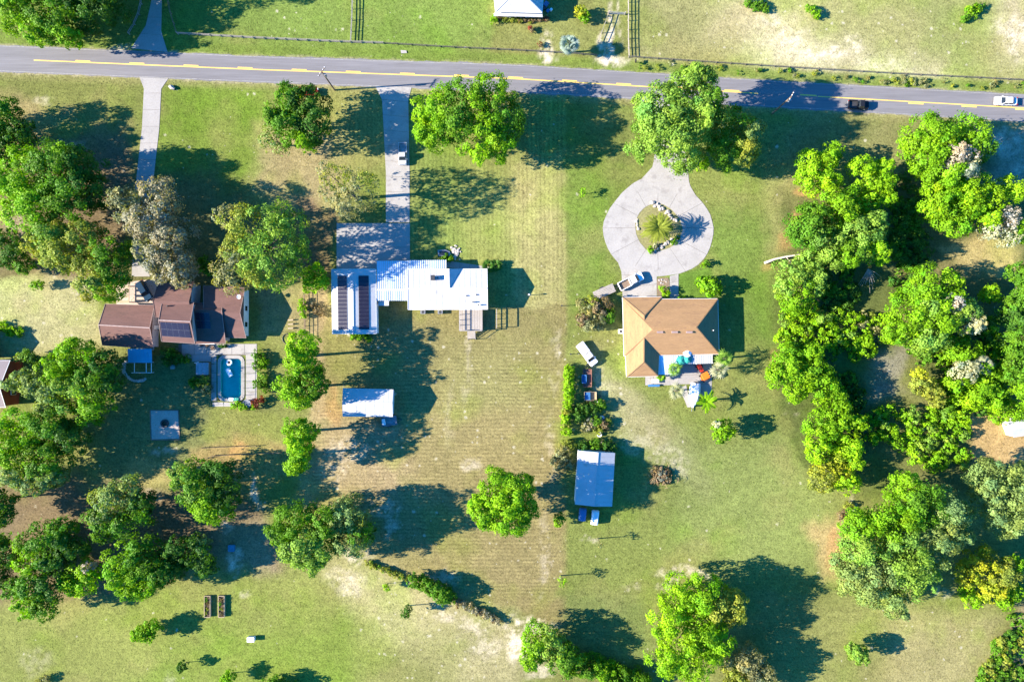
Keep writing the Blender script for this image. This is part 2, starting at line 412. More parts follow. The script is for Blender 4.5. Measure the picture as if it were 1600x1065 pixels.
STRAW_SPOTS = [(1262, 315, 20, 8, 0.9), (1240, 350, 20, 14, 0.5), (1225, 375, 16, 22, 0.45), (515, 640, 20, 26, 0.5), (480, 690, 16, 8, 0.6), (1205, 560, 12, 16, 0.5), (1205, 420, 12, 12, 0.4), (1300, 850, 12, 40, 0.6), (380, 712, 26, 12, 0.7), (1340, 690, 6, 14, 0.4), (520, 610, 12, 20, 0.4)]

def ground_colour(X, Y):
    PX = X / S + 800; PY = 532.5 - Y / S
    n1 = vnoise(X, Y, 9, 1); n2 = vnoise(X, Y, 9, 2); n3 = vnoise(X, Y, 22, 3); n4 = vnoise(X, Y, 3.0, 4); n5 = vnoise(X, Y, 1.4, 5, 2)
    WX = PX + (n1 - 0.5) * 46 + (n4 - .5) * 14; WY = PY + (n2 - 0.5) * 46 + (n5 - .5) * 12
    col = np.empty(PX.shape + (3,)); col[:] = (0.18, 0.20, 0.06)
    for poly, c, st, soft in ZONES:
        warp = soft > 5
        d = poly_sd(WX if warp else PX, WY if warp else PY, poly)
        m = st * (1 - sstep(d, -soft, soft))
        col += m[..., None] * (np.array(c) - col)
    # tonal patches: greener and drier
    k = (n3 - 0.5) * 2.2 + (n4 - 0.5) * 1.0
    col *= (1 + 0.24 * k)[..., None]
    g = np.clip((n1 - 0.52) * 4, 0, 1) * 0.5
    col += g[..., None] * (col * np.array([0.84, 1.10, 0.50]) - col)
    dr = np.clip((n2 - 0.55) * 4, 0, 1) * 0.28
    col += dr[..., None] * (np.array(G_DRY) * 1.05 - col)
    # verge and shoulder along the road
    dt = yat(ROAD_TOP, PX) - PY; db = PY - yat(ROAD_BOT, PX)
    m = (1 - sstep(dt, 14, 22)) * (dt > -3) * 0.75
    col += m[..., None] * (np.array((0.135, 0.195, 0.036)) * (0.8 + 0.5 * n4)[..., None] - col)
    m = (1 - sstep(db, 5, 16)) * (db > -3) * 0.5
    col += m[..., None] * (np.array((0.27, 0.25, 0.11)) - col)
    for d in (dt, db):
        m = (1 - sstep(d + (n5 - .5) * 6, 0, 3.5)) * (d > -4) * 0.7
        col += m[..., None] * (np.array((0.36, 0.32, 0.22)) - col)
    sand = np.zeros(PX.shape)
    for x, y, rx, ry, st in SPOTS:
        if st == 0: continue
        q = np.hypot((PX + (n1 - .5) * 22 + (n4 - .5) * 18 - x) / rx, (PY + (n2 - .5) * 22 + (n5 - .5) * 16 - y) / ry)
        sand = np.maximum(sand, st * (1 - sstep(q, 0.45, 1.25)))
    n6 = vnoise(X, Y, 0.9, 6, 3)
    sand *= np.clip(0.25 + 3.2 * (n6 - 0.40) + 1.5 * (n4 - .5), 0, 1)
    col += sand[..., None] * (np.array(G_SAND) - col)
    for x, y, rx, ry, st in STRAW_SPOTS:
        q = np.hypot((WX - x) / rx, (WY - y) / ry)
        m = st * (1 - sstep(q, 0.4, 1.2)) * np.clip(.4 + n5, 0, 1)
        col += m[..., None] * (np.array(G_STRAW) - col)
    # masks: horizontal mowing stripes, vertical mowing stripes, pale speckles
    mask = np.zeros(PX.shape + (4,)); mask[..., 3] = 1
    mask[..., 0] = 1 - sstep(poly_sd(PX, PY, [(512, 535), (880, 530), (876, 970), (700, 900), (480, 760)]), -10, 6)
    mask[..., 1] = np.maximum(1 - sstep(poly_sd(PX, PY, [(641, 145), (882, 150), (882, 470), (641, 440)]), -6, 4),
                              0.7 * (1 - sstep(poly_sd(PX, PY, [(520, 145), (600, 150), (600, 330), (540, 330)]), -20, 10)))
    sp = 0.08 + 0 * PX
    for poly, v in (([(500, 520), (885, 500), (885, 960), (600, 880), (480, 760)], 0.55), ([(470, 860), (800, 940), (850, 1100), (600, 1100)], 0.9), ([(-50, 430), (165, 440), (150, 560), (-50, 550)], 0.6),
                    ([(400, 0), (760, 0), (760, 95), (400, 85)], 0.5), ([(985, 0), (1700, 0), (1700, 150), (985, 100)], 0.7), ([(880, 480), (980, 480), (1000, 700), (880, 720)], 0.7), ([(250, 130), (440, 140), (420, 280), (240, 280)], 0.35), ([(1350, 940), (1540, 940), (1500, 1080), (1350, 1080)], 0.6), ([(900, 850), (1090, 850), (1090, 930), (900, 930)], 0.4)):
        sp = np.maximum(sp, v * (1 - sstep(poly_sd(WX, WY, poly), -20, 20)))
    mask[..., 2] = np.clip(sp * (0.5 + n3), 0, 1)
    return np.clip(col * np.array([0.81, 0.785, 0.70]), 0.01, 0.9), mask

def axis(lo, hi, step, far):
    core = np.arange(lo, hi + step * 0.5, step)
    out = []; d = step; x = hi
    while x < far:
        d *= 1.5; x += d; out.append(x)
    a = []; d = step; x = lo
    while x > -far:
        d *= 1.5; x -= d; a.append(x)
    return np.array(a[::-1] + list(core) + out)

POOL_HOLE = (U(341, 556), U(378, 625))
def build_ground():
    xs = axis(-128, 128, 0.5, 700); ys = axis(-88, 88, 0.5, 700)
    X, Y = np.meshgrid(xs, ys)
    col, mask = ground_colour(X, Y)
    nx, ny = len(xs), len(ys)
    V = np.stack([X, Y, np.zeros_like(X)], -1).reshape(-1, 3)
    ii, jj = np.meshgrid(np.arange(nx - 1), np.arange(ny - 1))
    a = (jj * nx + ii).ravel()
    F = np.stack([a, a + 1, a + 1 + nx, a + nx], 1)
    cx = (xs[:-1] + xs[1:]) / 2; cy = (ys[:-1] + ys[1:]) / 2
    CX, CY = np.meshgrid(cx, cy)
    hole = ((CX > POOL_HOLE[0].x) & (CX < POOL_HOLE[1].x) & (CY < POOL_HOLE[0].y) & (CY > POOL_HOLE[1].y)).ravel()
    F = F[~hole]
    me = quad_mesh('ground', V, F)
    for nm, arr in (('tint', np.concatenate([col, np.ones(col.shape[:2] + (1,))], -1)), ('mask', mask)):
        at = me.attributes.new(nm, 'FLOAT_COLOR', 'POINT')
        at.data.foreach_set('color', arr.reshape(-1).astype(np.float32))
    me.materials.append(ground_material())
    o = link('ground', me)
    return tag(o, 'mown lawns, dry grass and sandy soil covering the whole plot', 'ground', kind='structure')

def quad_mesh(name, V, F):
    me = bpy.data.meshes.new(name)
    k = F.shape[1]
    me.vertices.add(len(V)); me.vertices.foreach_set('co', V.astype(np.float32).ravel())
    me.loops.add(F.size); me.loops.foreach_set('vertex_index', F.astype(np.int32).ravel())
    me.polygons.add(len(F)); me.polygons.foreach_set('loop_start', np.arange(0, F.size, k, dtype=np.int32))
    me.update(calc_edges=True)
    return me

def ground_material():
    m = bpy.data.materials.new('lawn_and_soil'); m.use_nodes = True
    n, l = m.node_tree.nodes, m.node_tree.links
    b = n['Principled BSDF']; b.inputs['Roughness'].default_value = 1.0; b.inputs['Specular IOR Level'].default_value = 0.1
    at = n.new('ShaderNodeAttribute'); at.attribute_name = 'tint'
    mk = n.new('ShaderNodeAttribute'); mk.attribute_name = 'mask'
    sep = n.new('ShaderNodeSeparateColor'); l.new(mk.outputs['Color'], sep.inputs[0])
    geo = n.new('ShaderNodeNewGeometry')
    xyz = n.new('ShaderNodeSeparateXYZ'); l.new(geo.outputs['Position'], xyz.inputs[0])
    def math_(op, a, b_=None, c_=None):
        q = n.new('ShaderNodeMath'); q.operation = op
        for i, v in enumerate((a, b_, c_)):
            if v is None: continue
            if isinstance(v, (int, float)): q.inputs[i].default_value = v
            else: l.new(v, q.inputs[i])
        return q.outputs[0]
    def noise(sc, det=3, rough=0.6):
        t = n.new('ShaderNodeTexNoise'); t.inputs['Scale'].default_value = sc; t.inputs['Detail'].default_value = det; t.inputs['Roughness'].default_value = rough
        l.new(rot.outputs[0], t.inputs['Vector']); return t.outputs[0]
    rot = n.new('ShaderNodeMapping'); rot.inputs['Rotation'].default_value = (0, 0, 0.6); l.new(geo.outputs['Position'], rot.inputs['Vector'])
    nf = noise(2.6, 4, 0.75); nm = noise(0.7, 3); nw = noise(0.35, 2)
    # stripes
    def stripe(coord, period, maskv, wob):
        ph = math_('MULTIPLY_ADD', nw, wob, coord)
        s_ = math_('SINE', math_('MULTIPLY', ph, 2 * math.pi / period))
        return math_('MULTIPLY', math_('MULTIPLY', s_, maskv), math_('ADD', nm, 0.2))
    sh = stripe(xyz.outputs[1], 0.86, math_('MULTIPLY', sep.outputs[0], math_('MINIMUM', 1.0, math_('MAXIMUM', 0.0, math_('MULTIPLY_ADD', nw, 4.0, -1.4)))), 0.6)
    sv = stripe(xyz.outputs[0], 0.98, sep.outputs[1], 0.4)
    sv2 = stripe(xyz.outputs[0], 3.9, sep.outputs[1], 0.4)
    st = math_('ADD', math_('MULTIPLY', sh, 0.22), math_('ADD', math_('MULTIPLY', sv, 0.13), math_('MULTIPLY', sv2, 0.08)))
    mp = n.new('ShaderNodeMapping'); mp.inputs['Rotation'].default_value = (0, 0, 0.9); mp.inputs['Scale'].default_value = (0.25, 2.2, 1)
    l.new(geo.outputs['Position'], mp.inputs['Vector'])
    sn = n.new('ShaderNodeTexNoise'); sn.inputs['Scale'].default_value = 1.0; sn.inputs['Detail'].default_value = 3; sn.inputs['Distortion'].default_value = 0.6
    l.new(mp.outputs[0], sn.inputs['Vector'])
    f = math_('MULTIPLY_ADD', math_('SUBTRACT', nf, 0.5), 2.2, 1.0)
    f = math_('MULTIPLY_ADD', math_('SUBTRACT', sn.outputs[0], 0.5), 0.45, f)
    f = math_('MULTIPLY_ADD', math_('SUBTRACT', nm, 0.5), 0.8, f)
    f = math_('ADD', f, st)
    ng = noise(1.25, 5, 0.72)
    def band(lo, hi):
        r = n.new('ShaderNodeMapRange'); r.inputs[1].default_value = lo; r.inputs[2].default_value = hi; l.new(ng, r.inputs[0]); return r.outputs[0]
    f = math_('SUBTRACT', f, math_('MULTIPLY', band(0.54, 0.66), 0.26))
    f = math_('ADD', f, math_('MULTIPLY', band(0.46, 0.34), 0.20))
    mu = n.new('ShaderNodeMix'); mu.data_type = 'RGBA'; mu.blend_type = 'MULTIPLY'; mu.inputs[0].default_value = 1
    cb = n.new('ShaderNodeCombineColor')
    for i in range(3): l.new(f, cb.inputs[i])
    l.new(at.outputs['Color'], mu.inputs[6]); l.new(cb.outputs[0], mu.inputs[7])
    # pale speckles of seed heads and sand
    vo = n.new('ShaderNodeTexVoronoi'); vo.inputs['Scale'].default_value = 0.75
    l.new(geo.outputs['Position'], vo.inputs['Vector'])
    rsep = n.new('ShaderNodeSeparateColor'); l.new(vo.outputs['Color'], rsep.inputs[0])
    rad = math_('MULTIPLY_ADD', math_('POWER', rsep.outputs[1], 3.0), 0.26, 0.06)
    dd = math_('ADD', vo.outputs['Distance'], math_('MULTIPLY', math_('SUBTRACT', nf, 0.5), 1.0))
    near = math_('SUBTRACT', 1.0, math_('SMOOTH_MIN', math_('DIVIDE', dd, rad), 1.0, 0.2))
    near = math_('MULTIPLY', math_('MAXIMUM', near, 0.0), 1.6)
    on = math_('LESS_THAN', rsep.outputs[0], math_('MULTIPLY', sep.outputs[2], 0.75))
    sp = math_('MINIMUM', math_('MULTIPLY', near, on), 0.6)
    mx = n.new('ShaderNodeMix'); mx.data_type = 'RGBA'
    l.new(sp, mx.inputs[0]); l.new(mu.outputs[2], mx.inputs[6]); mx.inputs[7].default_value = (0.46, 0.42, 0.31, 1)
    l.new(mx.outputs[2], b.inputs['Base Color'])
    bp = n.new('ShaderNodeBump'); bp.inputs['Strength'].default_value = 0.55; bp.inputs['Distance'].default_value = 0.12
    l.new(nf, bp.inputs['Height']); l.new(bp.outputs[0], b.inputs['Normal'])
    return m

build_ground()

# ------------------------------------------------------------------ road and markings
def ribbon(left, right, n, z0, z1):
    a = resample(left, n); b = resample(right, n)
    q = MB()
    for i in range(n):
        q.prism([a[i], b[i], b[i + 1], a[i + 1]], z0, z1)
    return q
def PXL(pts): return [U(*p)[:2] for p in pts]

tp = resample(PXL(ROAD_TOP), 1400); bt = resample(PXL(ROAD_BOT), 1400)
_w = np.random.RandomState(3)
for ed in (tp, bt):       # ragged, crumbling asphalt edge
    j = np.convolve(_w.normal(size=len(ed) + 8), np.ones(5) / 5, 'same')[:len(ed)] * 0.16 + _w.normal(size=len(ed)) * 0.03
    for i_, p_ in enumerate(ed): p_.y += float(j[i_])
q = MB()
n_ = len(tp)
q.v = [(p.x, p.y, 0.03) for p in tp] + [(p.x, p.y, 0.03) for p in bt] + [(p.x, p.y + 0.25, -0.05) for p in tp] + [(p.x, p.y - 0.25, -0.05) for p in bt]
for i in range(n_ - 1):
    q.f += [[i, n_ + i, n_ + i + 1, i + 1], [2 * n_ + i, i, i + 1, 2 * n_ + i + 1], [n_ + i, 3 * n_ + i, 3 * n_ + i + 1, n_ + i + 1]]
road = q.build('road', M_asphalt)
tag(road, 'two-lane grey asphalt road with yellow centre line', 'road', kind='structure')

def road_pt(x, f):
    """point on the road: photograph x, fraction f from top edge to bottom edge"""
    return U(x, float(yat(ROAD_TOP, x)) * (1 - f) + float(yat(ROAD_BOT, x)) * f)
def mark(x0, x1, f, w, m, name, z=0.034):
    q = MB(); xs = np.linspace(x0, x1, max(2, int(abs(x1 - x0) / 30) + 1))
    for a, b in zip(xs, xs[1:]):
        p, r = road_pt(a, f), road_pt(b, f)
        q.poly([(p.x, p.y - w / 2, z), (r.x, r.y - w / 2, z), (r.x, r.y + w / 2, z), (p.x, p.y + w / 2, z)])
    return q.build(name, m, road)
mark(53, 1185, 0.515, 0.24, M_yellow, 'solid_line')
mark(1278, 2600, 0.50, 0.22, M_yellow, 'solid_line')
x = 118 - 84.6 * 0
while x < 1180:
    mark(x, x + 23, 0.465, 0.26, M_yellow, 'dash_line', 0.036); x += 84.5
mark(1250, 1276, 0.475, 0.3, M_yellow, 'dash_line', 0.036)
for x in (1419, 1502, 1586, 1670, 1754): mark(x, x + 24, 0.56, 0.26, M_yellow, 'dash_line', 0.036)
mark(-900, 2600, 0.975, 0.10, M_white_line, 'edge_line')
mark(-900, 2600, 0.025, 0.10, M_white_line, 'edge_line')

# ------------------------------------------------------------------ driveways of separate slabs
def slab_drive(name, label, left, right, n, m, gap=0.05, z=0.05, cat='driveway', zb=0.006, smooth_n=4):
    lf, rt = PXL(left), PXL(right)
    base = ribbon(lf, rt, n * smooth_n, zb - 0.05, zb + 0.02).build(name, M_joint)
    tag(base, label, cat, kind='structure')
    a = resample(lf, n * smooth_n); b = resample(rt, n * smooth_n)
    for i in range(n):
        A = a[i * smooth_n:(i + 1) * smooth_n + 1]; B = b[i * smooth_n:(i + 1) * smooth_n + 1]
        d0 = (A[1] - A[0]).normalized() * gap / 2; d1 = (A[-1] - A[-2]).normalized() * gap / 2
        A = [A[0] + d0] + A[1:-1] + [A[-1] - d1]; B = [B[0] + d0] + B[1:-1] + [B[-1] - d1]
        q = MB(); zz = z + rnd.uniform(-0.004, 0.004)
        for k in range(smooth_n): q.prism([A[k], B[k], B[k + 1], A[k + 1]], 0.0, zz)
        q.build('slab', m, base)
    return base

slab_drive('driveway', 'blue-grey concrete drive north of the road under the shade trees', [(238, -140), (237, 0), (228, 40), (205, 76)], [(256, -140), (253, 0), (252, 50), (262, 82)], 8, M_conc)
slab_drive('driveway', 'narrow concrete drive leading to the brown-roofed house', [(218, 121), (225, 138), (222, 200), (209, 315), (206, 432)], [(263, 123), (252, 139), (249, 200), (236, 315), (234, 432)], 12, M_conc)
slab_drive('driveway', 'long straight concrete drive leading to the white metal-roofed house', [(586, 134), (597, 156), (603, 270), (603, 347.5)], [(643, 137), (638, 156), (640, 270), (640, 347.5)], 9, M_conc2)
pad = slab_drive('parking_pad', 'wide concrete parking pad before the solar-roofed garage', [(526, 348.5), (526, 424)], [(640.5, 348.5), (640.5, 424)], 2, M_conc, z=0.047, zb=0.004)
# circular drive
OUT = [(941, 361), (943, 346), (952, 326), (972, 300.5), (992, 284), (1020, 272), (1050, 272), (1072, 286), (1084, 302), (1099, 318), (1109, 333), (1115, 354), (1114, 371), (1107, 394), (1094, 412), (1079, 421), (1060, 428), (1030, 432), (1000, 430), (978, 424), (965, 409.5), (952, 394), (946, 379)]
INN = [(992, 348.7), (998, 333.5), (1008, 323), (1023, 317), (1036, 319), (1048, 326), (1062, 341), (1067, 359), (1061, 374), (1048, 386.7), (1028, 393), (1012, 393), (1000, 379), (994, 366.5)]
def ray_ring(poly, c, n):
    out = []
    for k in range(n):
        t = 2 * math.pi * k / n; dx, dy = math.cos(t), math.sin(t); best = None
        for i in range(len(poly)):
            x0, y0 = poly[i][0] - c[0], poly[i][1] - c[1]; x1, y1 = poly[(i + 1) % len(poly)][0] - c[0], poly[(i + 1) % len(poly)][1] - c[1]
            ex, ey = x1 - x0, y1 - y0; den = dx * ey - dy * ex
            if abs(den) < 1e-9: continue
            r = (x0 * ey - y0 * ex) / den; s_ = (x0 * dy - y0 * dx) / den
            if r > 0 and -1e-6 <= s_ <= 1 + 1e-6: best = r if best is None else max(best, r)
        out.append((c[0] + dx * best, c[1] + dy * best))
    return out
RC = (1030, 356)
ro = ray_ring(OUT, RC, 48); ri = ray_ring(INN, RC, 48)
slab_drive('circular_driveway', 'teardrop concrete ring drive around the palm bed', ro + [ro[0]], ri + [ri[0]], 12, M_conc2, gap=0.06, z=0.053)
slab_drive('driveway_throat', 'concrete neck joining the ring drive to the road beneath the tall tree', [(1000, 156), (1016, 180), (1024, 235), (1020, 260), (1003, 279), (975, 300)], [(1090, 161), (1072, 180), (1069, 220), (1074, 260), (1077, 288), (1086, 304)], 5, M_conc2, z=0.048, zb=0.003)
slab_drive('garage_apron', 'concrete apron between ring drive and tan-roofed house', [(966, 411), (971, 424), (973, 468)], [(1062, 426), (1026, 432), (1026, 468)], 3, M_conc2, z=0.044, zb=0.002)
slab_drive('front_walk', 'short concrete walk to the front door of the tan-roofed house', [(1046.5, 431), (1046.5, 474)], [(1060, 428), (1060, 474)], 4, M_conc2, z=0.04, zb=0.002, cat='path')
slab_drive('side_walk', 'concrete walk along the north side of the white house', [(640, 405), (697, 407), (765, 417)], [(640, 412), (697, 418), (765, 424)], 8, M_conc, z=0.04, zb=0.002, cat='path')

# ------------------------------------------------------------------ buildings
def lerp(a, b, t): return a + (b - a) * t
def roof_slab(root, pts, m, t=0.14, name='roof_slope'):
    return MB().slab(pts, t).build(name, m, root)
def ribs(root, quad, spacing, m, w=0.07, h=0.05, name='roof_ribs'):
    """raised seams up the slope from edge quad[0]-quad[1] to edge quad[3]-quad[2]"""
    q = MB(); n = max(2, int((quad[1] - quad[0]).length / spacing))
    up = Vector((0, 0, h / 2))
    for i in range(n + 1):
        a = lerp(quad[0], quad[1], i / n); b = lerp(quad[3], quad[2], i / n)
        if (a - b).length < 0.2: continue
        q.bar(a + up, b + up, w, h)
    o = q.build(name, m, root); o['kind'] = 'stuff'
    return o
def gable(root, E, he, R, hr, m_roof, m_wall, m_gable=None, hip=(False, False), over=0.45, rib=0, m_rib=None, cap=None, walls=True, eave_trim=None, rib_h=0.05, cap_hips=(True, True)):
    """E: four eave corners (pixels) A B C D, R: two ridge ends (pixels); slopes AB and CD, ends DA and BC"""
    A, B, C, D = [U(p[0], p[1], he) for p in E]; R0, R1 = [U(p[0], p[1], hr) for p in R]
    for quad in ((A, B, R1, R0), (C, D, R0, R1)):
        roof_slab(root, quad, m_roof)
        if rib: ribs(root, quad, rib, m_rib or m_roof, 0.07, rib_h)
    for k, tri in enumerate(((D, A, R0), (B, C, R1))):
        if hip[k]: roof_slab(root, tri, m_roof)
    if cap:
        d = Vector((0, 0, 0.05))
        MB().bar(R0 + d, R1 + d, 0.24, 0.06).build('ridge_cap', cap, root)
        for k, (p, q_) in enumerate(((A, D), (B, C))):
            if hip[k] and cap_hips[k]:
                for z in (p, q_): MB().bar(z + d * .6, (R0, R1)[k] + d * .6, 0.22, 0.06).build('hip_cap', cap, root)
    if eave_trim:
        for p, r in ((A, B), (C, D)): MB().bar(p - Vector((0, 0, .08)), r - Vector((0, 0, .08)), 0.12, 0.16).build('gutter', eave_trim, root)
        for k, (p, r, z) in enumerate(((D, A, R0), (B, C, R1))):
            if hip[k]: MB().bar(p - Vector((0, 0, .08)), r - Vector((0, 0, .08)), 0.12, 0.16).build('gutter', eave_trim, root)
            else:
                for s_ in (p, r): MB().bar(s_ + Vector((0, 0, .03)), z + Vector((0, 0, .03)), 0.09, 0.08).build('rake_board', eave_trim, root)
    if walls:
        c = (A + B + C + D) / 4
        def ins(p):
            u = (B - A).normalized(); v = (D - A).normalized()
            d = p - c
            su = 1 if d.dot(u) > 0 else -1; sv = 1 if d.dot(v) > 0 else -1
            return p - u * su * over - v * sv * over
        P = [ins(p) for p in (A, B, C, D)]
        MB().prism(P, 0.0, he - 0.1).build('wall', m_wall, root)
        slope = (hr - he) / max(0.1, ((A + D) / 2 - A).length)
        for k, (p, r) in enumerate(((P[3], P[0]), (P[1], P[2]))):
            if not hip[k]:
                # gable triangle, thin prism
                mid = (p + r) / 2; u = (B - A).normalized() * (0.08 if k == 0 else -0.08)
                top = Vector((mid.x, mid.y, hr - 0.16)); lo = he - 0.1
                rdg = (R0, R1)[k]; top = Vector((mid.x + 0, mid.y, hr - 0.18))
                # keep the apex under the real ridge
                w = (r - p).normalized(); top = Vector((*(Vector((p.x, p.y)) + Vector((w.x, w.y)) * (rdg - p).dot(w)), hr - 0.18))
                pts = [Vector((p.x, p.y, lo)), Vector((r.x, r.y, lo)), top]
                MB().rings([[x for x in pts], [x + u for x in pts]]).build('gable_wall', m_gable or m_wall, root)
        return P
def opening(root, a, b, t, w, z0, h, m_pane, m_frame, kind='window'):
    """a window or door standing 3 cm proud of the wall line a-b, at fraction t"""
    a = Vector((a[0], a[1], 0)); b = Vector((b[0], b[1], 0)); u = (b - a).normalized(); nrm = Vector((u.y, -u.x, 0))
    c = lerp(a, b, t)
    def pl(off, ww, zz0, zz1, th):
        p = [c - u * ww / 2 + nrm * off, c + u * ww / 2 + nrm * off, c + u * ww / 2 + nrm * (off + th), c - u * ww / 2 + nrm * (off + th)]
        return MB().prism(p, zz0, zz1)
    fr = pl(-0.05, w + 0.16, z0 - 0.08, z0 + h + 0.08, 0.10).build(kind, m_frame, root)
    pl(0.03, w, z0, z0 + h, 0.04).build('pane' if kind == 'window' else 'door_leaf', m_pane, fr)
def solar(root, quad, nu, nv, gap=0.012, lift=0.10):
    """grid of panels on a roof quad (A B C D)"""
    A, B, C, D = quad
    nrm = (B - A).cross(D - A).normalized()
    if nrm.z < 0: nrm = -nrm
    for i in range(nu):
        for j in range(nv):
            def P(s_, t): return lerp(lerp(A, B, s_), lerp(D, C, s_), t) + nrm * lift
            g = gap
            s0, s1 = (i + g) / nu, (i + 1 - g) / nu; t0, t1 = (j + g) / nv, (j + 1 - g) / nv
            pts = [P(s0, t0), P(s1, t0), P(s1, t1), P(s0, t1)]
            fr = MB().rings([[p - nrm * 0.05 for p in pts], pts]).build('solar_panel', M_solar_frame, root)
            k = 0.03
            pin = [lerp(p, (pts[0] + pts[1] + pts[2] + pts[3]) / 4, k) for p in pts]
            MB().rings([[p - nrm * 0.02 for p in pin], [p + nrm * 0.004 for p in pin]]).build('cells', M_solar, fr)
def on_slope(A, B, C, D, s_, t): return lerp(lerp(A, B, s_), lerp(D, C, s_), t)
def pipe_vent(root, p, r=0.12, h=0.5, m=None):
    MB().cyl((p.x, p.y, p.z - 0.1), r, h + 0.1, 8).build('vent_pipe', m or M_dark, root)

# --- brown-roofed house with pool (west)
house = thing('brown_house', U(290, 500), 'rambling house with brown shingle roofs beside the swimming pool', 'house')
P = gable(house, [(253, 472), (303, 472), (304.5, 536.5), (252.5, 533)], 5.4, [(248, 500), (297.5, 502.5)], 7.7, M_shingle_brown, M_wall_shade, M_wall_brown, eave_trim=M_trim_pink, cap=M_trim_pink)
A, B, C, D = U(304.5, 536.5, 5.4), U(252.5, 533, 5.4), U(248, 500, 7.7), U(297.5, 502.5, 7.7)
sq = [on_slope(A, B, C, D, *st) for st in ((0.07, 0.26), (0.96, 0.26), (0.96, 0.93), (0.07, 0.93))]
solar(house, sq, 5, 2)
# north wing
gable(house, [(247, 443), (303, 440), (300, 500), (243, 495)], 4.3, [(239, 470), (295, 471)], 5.9, M_shingle_brown, M_wall_shade, M_wall_brown, eave_trim=M_wall_brown)
# middle block
P = gable(house, [(300, 472.5), (348, 474), (352.5, 535.5), (305, 537)], 3.4, [(300, 484), (346.5, 485)], 4.7, M_shingle_brown, M_wall_shade, M_wall_brown, eave_trim=M_trim_pink)
A, B, C, D = U(352.5, 535.5, 3.4), U(305, 537, 3.4), U(300, 484, 4.7), U(346.5, 485, 4.7)
sq = [on_slope(A, B, C, D, *st) for st in ((0.42, 0.45), (0.9, 0.45), (0.9, 0.93), (0.42, 0.93))]
solar(house, sq, 3, 2)
# east wing
P = gable(house, [(318, 446.5), (383, 449.5), (384.5, 527.5), (346, 527)], 2.9, [(318, 487), (375, 488.5)], 4.5, M_shingle_brown, M_wall_white, M_wall_brown, eave_trim=M_trim_pink)
for t in (0.25, 0.6): opening(house, P[2], P[1], t, 1.1, 0.9, 1.3, M_glass, M_trim_white)
opening(house, P[3], P[2], 0.6, 1.8, 0.05, 2.1, M_glass, M_trim_white, 'door')
MB().lathe((*U(375, 464, 3.6)[:2], 3.4), [(0.05, 0), (0.07, 0.6), (0.45, 0.85), (0.5, 0.95), (0.05, 0.8)], 10).build('satellite_dish', M_trim_white, house)
for p in ((262, 478), (268, 490)): pipe_vent(house, U(*p, 6.0), 0.15, 0.4)
# porch awning towards pool
roof_slab(house, [U(310, 531, 2.7), U(335, 531, 2.7), U(335, 537.5, 2.5), U(310, 537.5, 2.5)], M_trim_white, 0.1, 'awning')
for px in (311, 334): MB().box((*U(px, 537, 1.2)[:2], 1.2), (0.1, 0.1, 2.4)).build('awning_post', M_trim_white, house)
# garage
garage = thing('garage', U(200, 510), 'detached garage with plain brown gable roof left of the pool house', 'garage')
P = gable(garage, [(164.5, 475), (241.5, 477), (240.5, 545), (160, 539)], 2.7, [(154, 507.5), (234, 512)], 4.9, M_shingle_brown, M_wall_shade, M_wall_brown, eave_trim=M_trim_pink, cap=M_trim_pink)
opening(garage, P[2], P[1], 0.5, 0.9, 0.05, 2.0, M_trim_white, M_wall_brown, 'door')
opening(garage, P[1], P[0], 0.3, 2.6, 0.05, 2.1, M_trim_white, M_wall_brown, 'door')
# awning shelter south of garage
shel = thing('shelter', U(220, 562), 'open shelter with bright blue metal awning roof behind the garage', 'shelter')
quad = [U(200.5, 566.5, 2.3), U(237.5, 566.5, 2.3), U(237, 545, 2.6), U(200, 544.5, 2.6)]
roof_slab(shel, quad, M_blue_roof, 0.08); ribs(shel, quad, 0.8, M_blue_roof, 0.06, 0.05)
for p in ((202, 566), (236, 566), (202, 547), (236, 547), (210, 582), (236.5, 582)): MB().box((*U(*p, 1.1)[:2], 1.1), (0.1, 0.1, 2.2)).build('post', M_trim_white, shel)
for a, b in (((210, 582), (236.5, 582)), ((236.5, 567), (236.5, 582)), ((210, 567), (210, 582)), ((228.5, 567), (228.5, 582))):
    MB().bar(U(*a, 2.2), U(*b, 2.2), 0.1, 0.1).build('beam', M_trim_white, shel)

# --- red house at left edge
red = thing('red_house', U(0, 600), 'red-sided house cut by the left picture edge', 'house')
gable(red, [(-70, 563), (16, 563), (9, 636), (-76, 636)], 4.2, [(-86, 604), (-0.5, 605)], 6.9, M_roof_mauve, M_wall_red, M_wall_red, over=0.3, eave_trim=M_trim_white)
for (y0, z) in ((590, 2.2), (612, 2.2)):
    c = U(12, y0, 2.9); c.x = U(16, 590, 4.2).x - 0.3
    MB().box((c.x + 0.02, c.y, 2.9), (0.12, 1.3, 1.5)).build('window', M_trim_white, red)
    MB().box((c.x + 0.08, c.y, 2.9), (0.06, 1.1, 1.3)).build('pane', M_glass, red)
wing = gable(red, [(-110, 516), (-18, 516), (-18, 562), (-110, 562)], 3.0, [(-110, 539), (-18, 539)], 3.9, M_roof_mauve, M_wall_red)

# --- white house (middle)
wh = thing('white_house', U(700, 455), 'house with plain white metal roof in the middle lot', 'house')
E = [(636.7, 420.7), (761, 420), (762, 483), (637.5, 483.5)]; R = [(637, 450.8), (761.5, 450.3)]
P = gable(wh, E, 3.6, R, 4.75, M_metal_white, M_wall_white, rib=1.2, rib_h=0.02, m_rib=M_metal_white, cap=M_metal_white, eave_trim=M_trim_white, over=0.3)
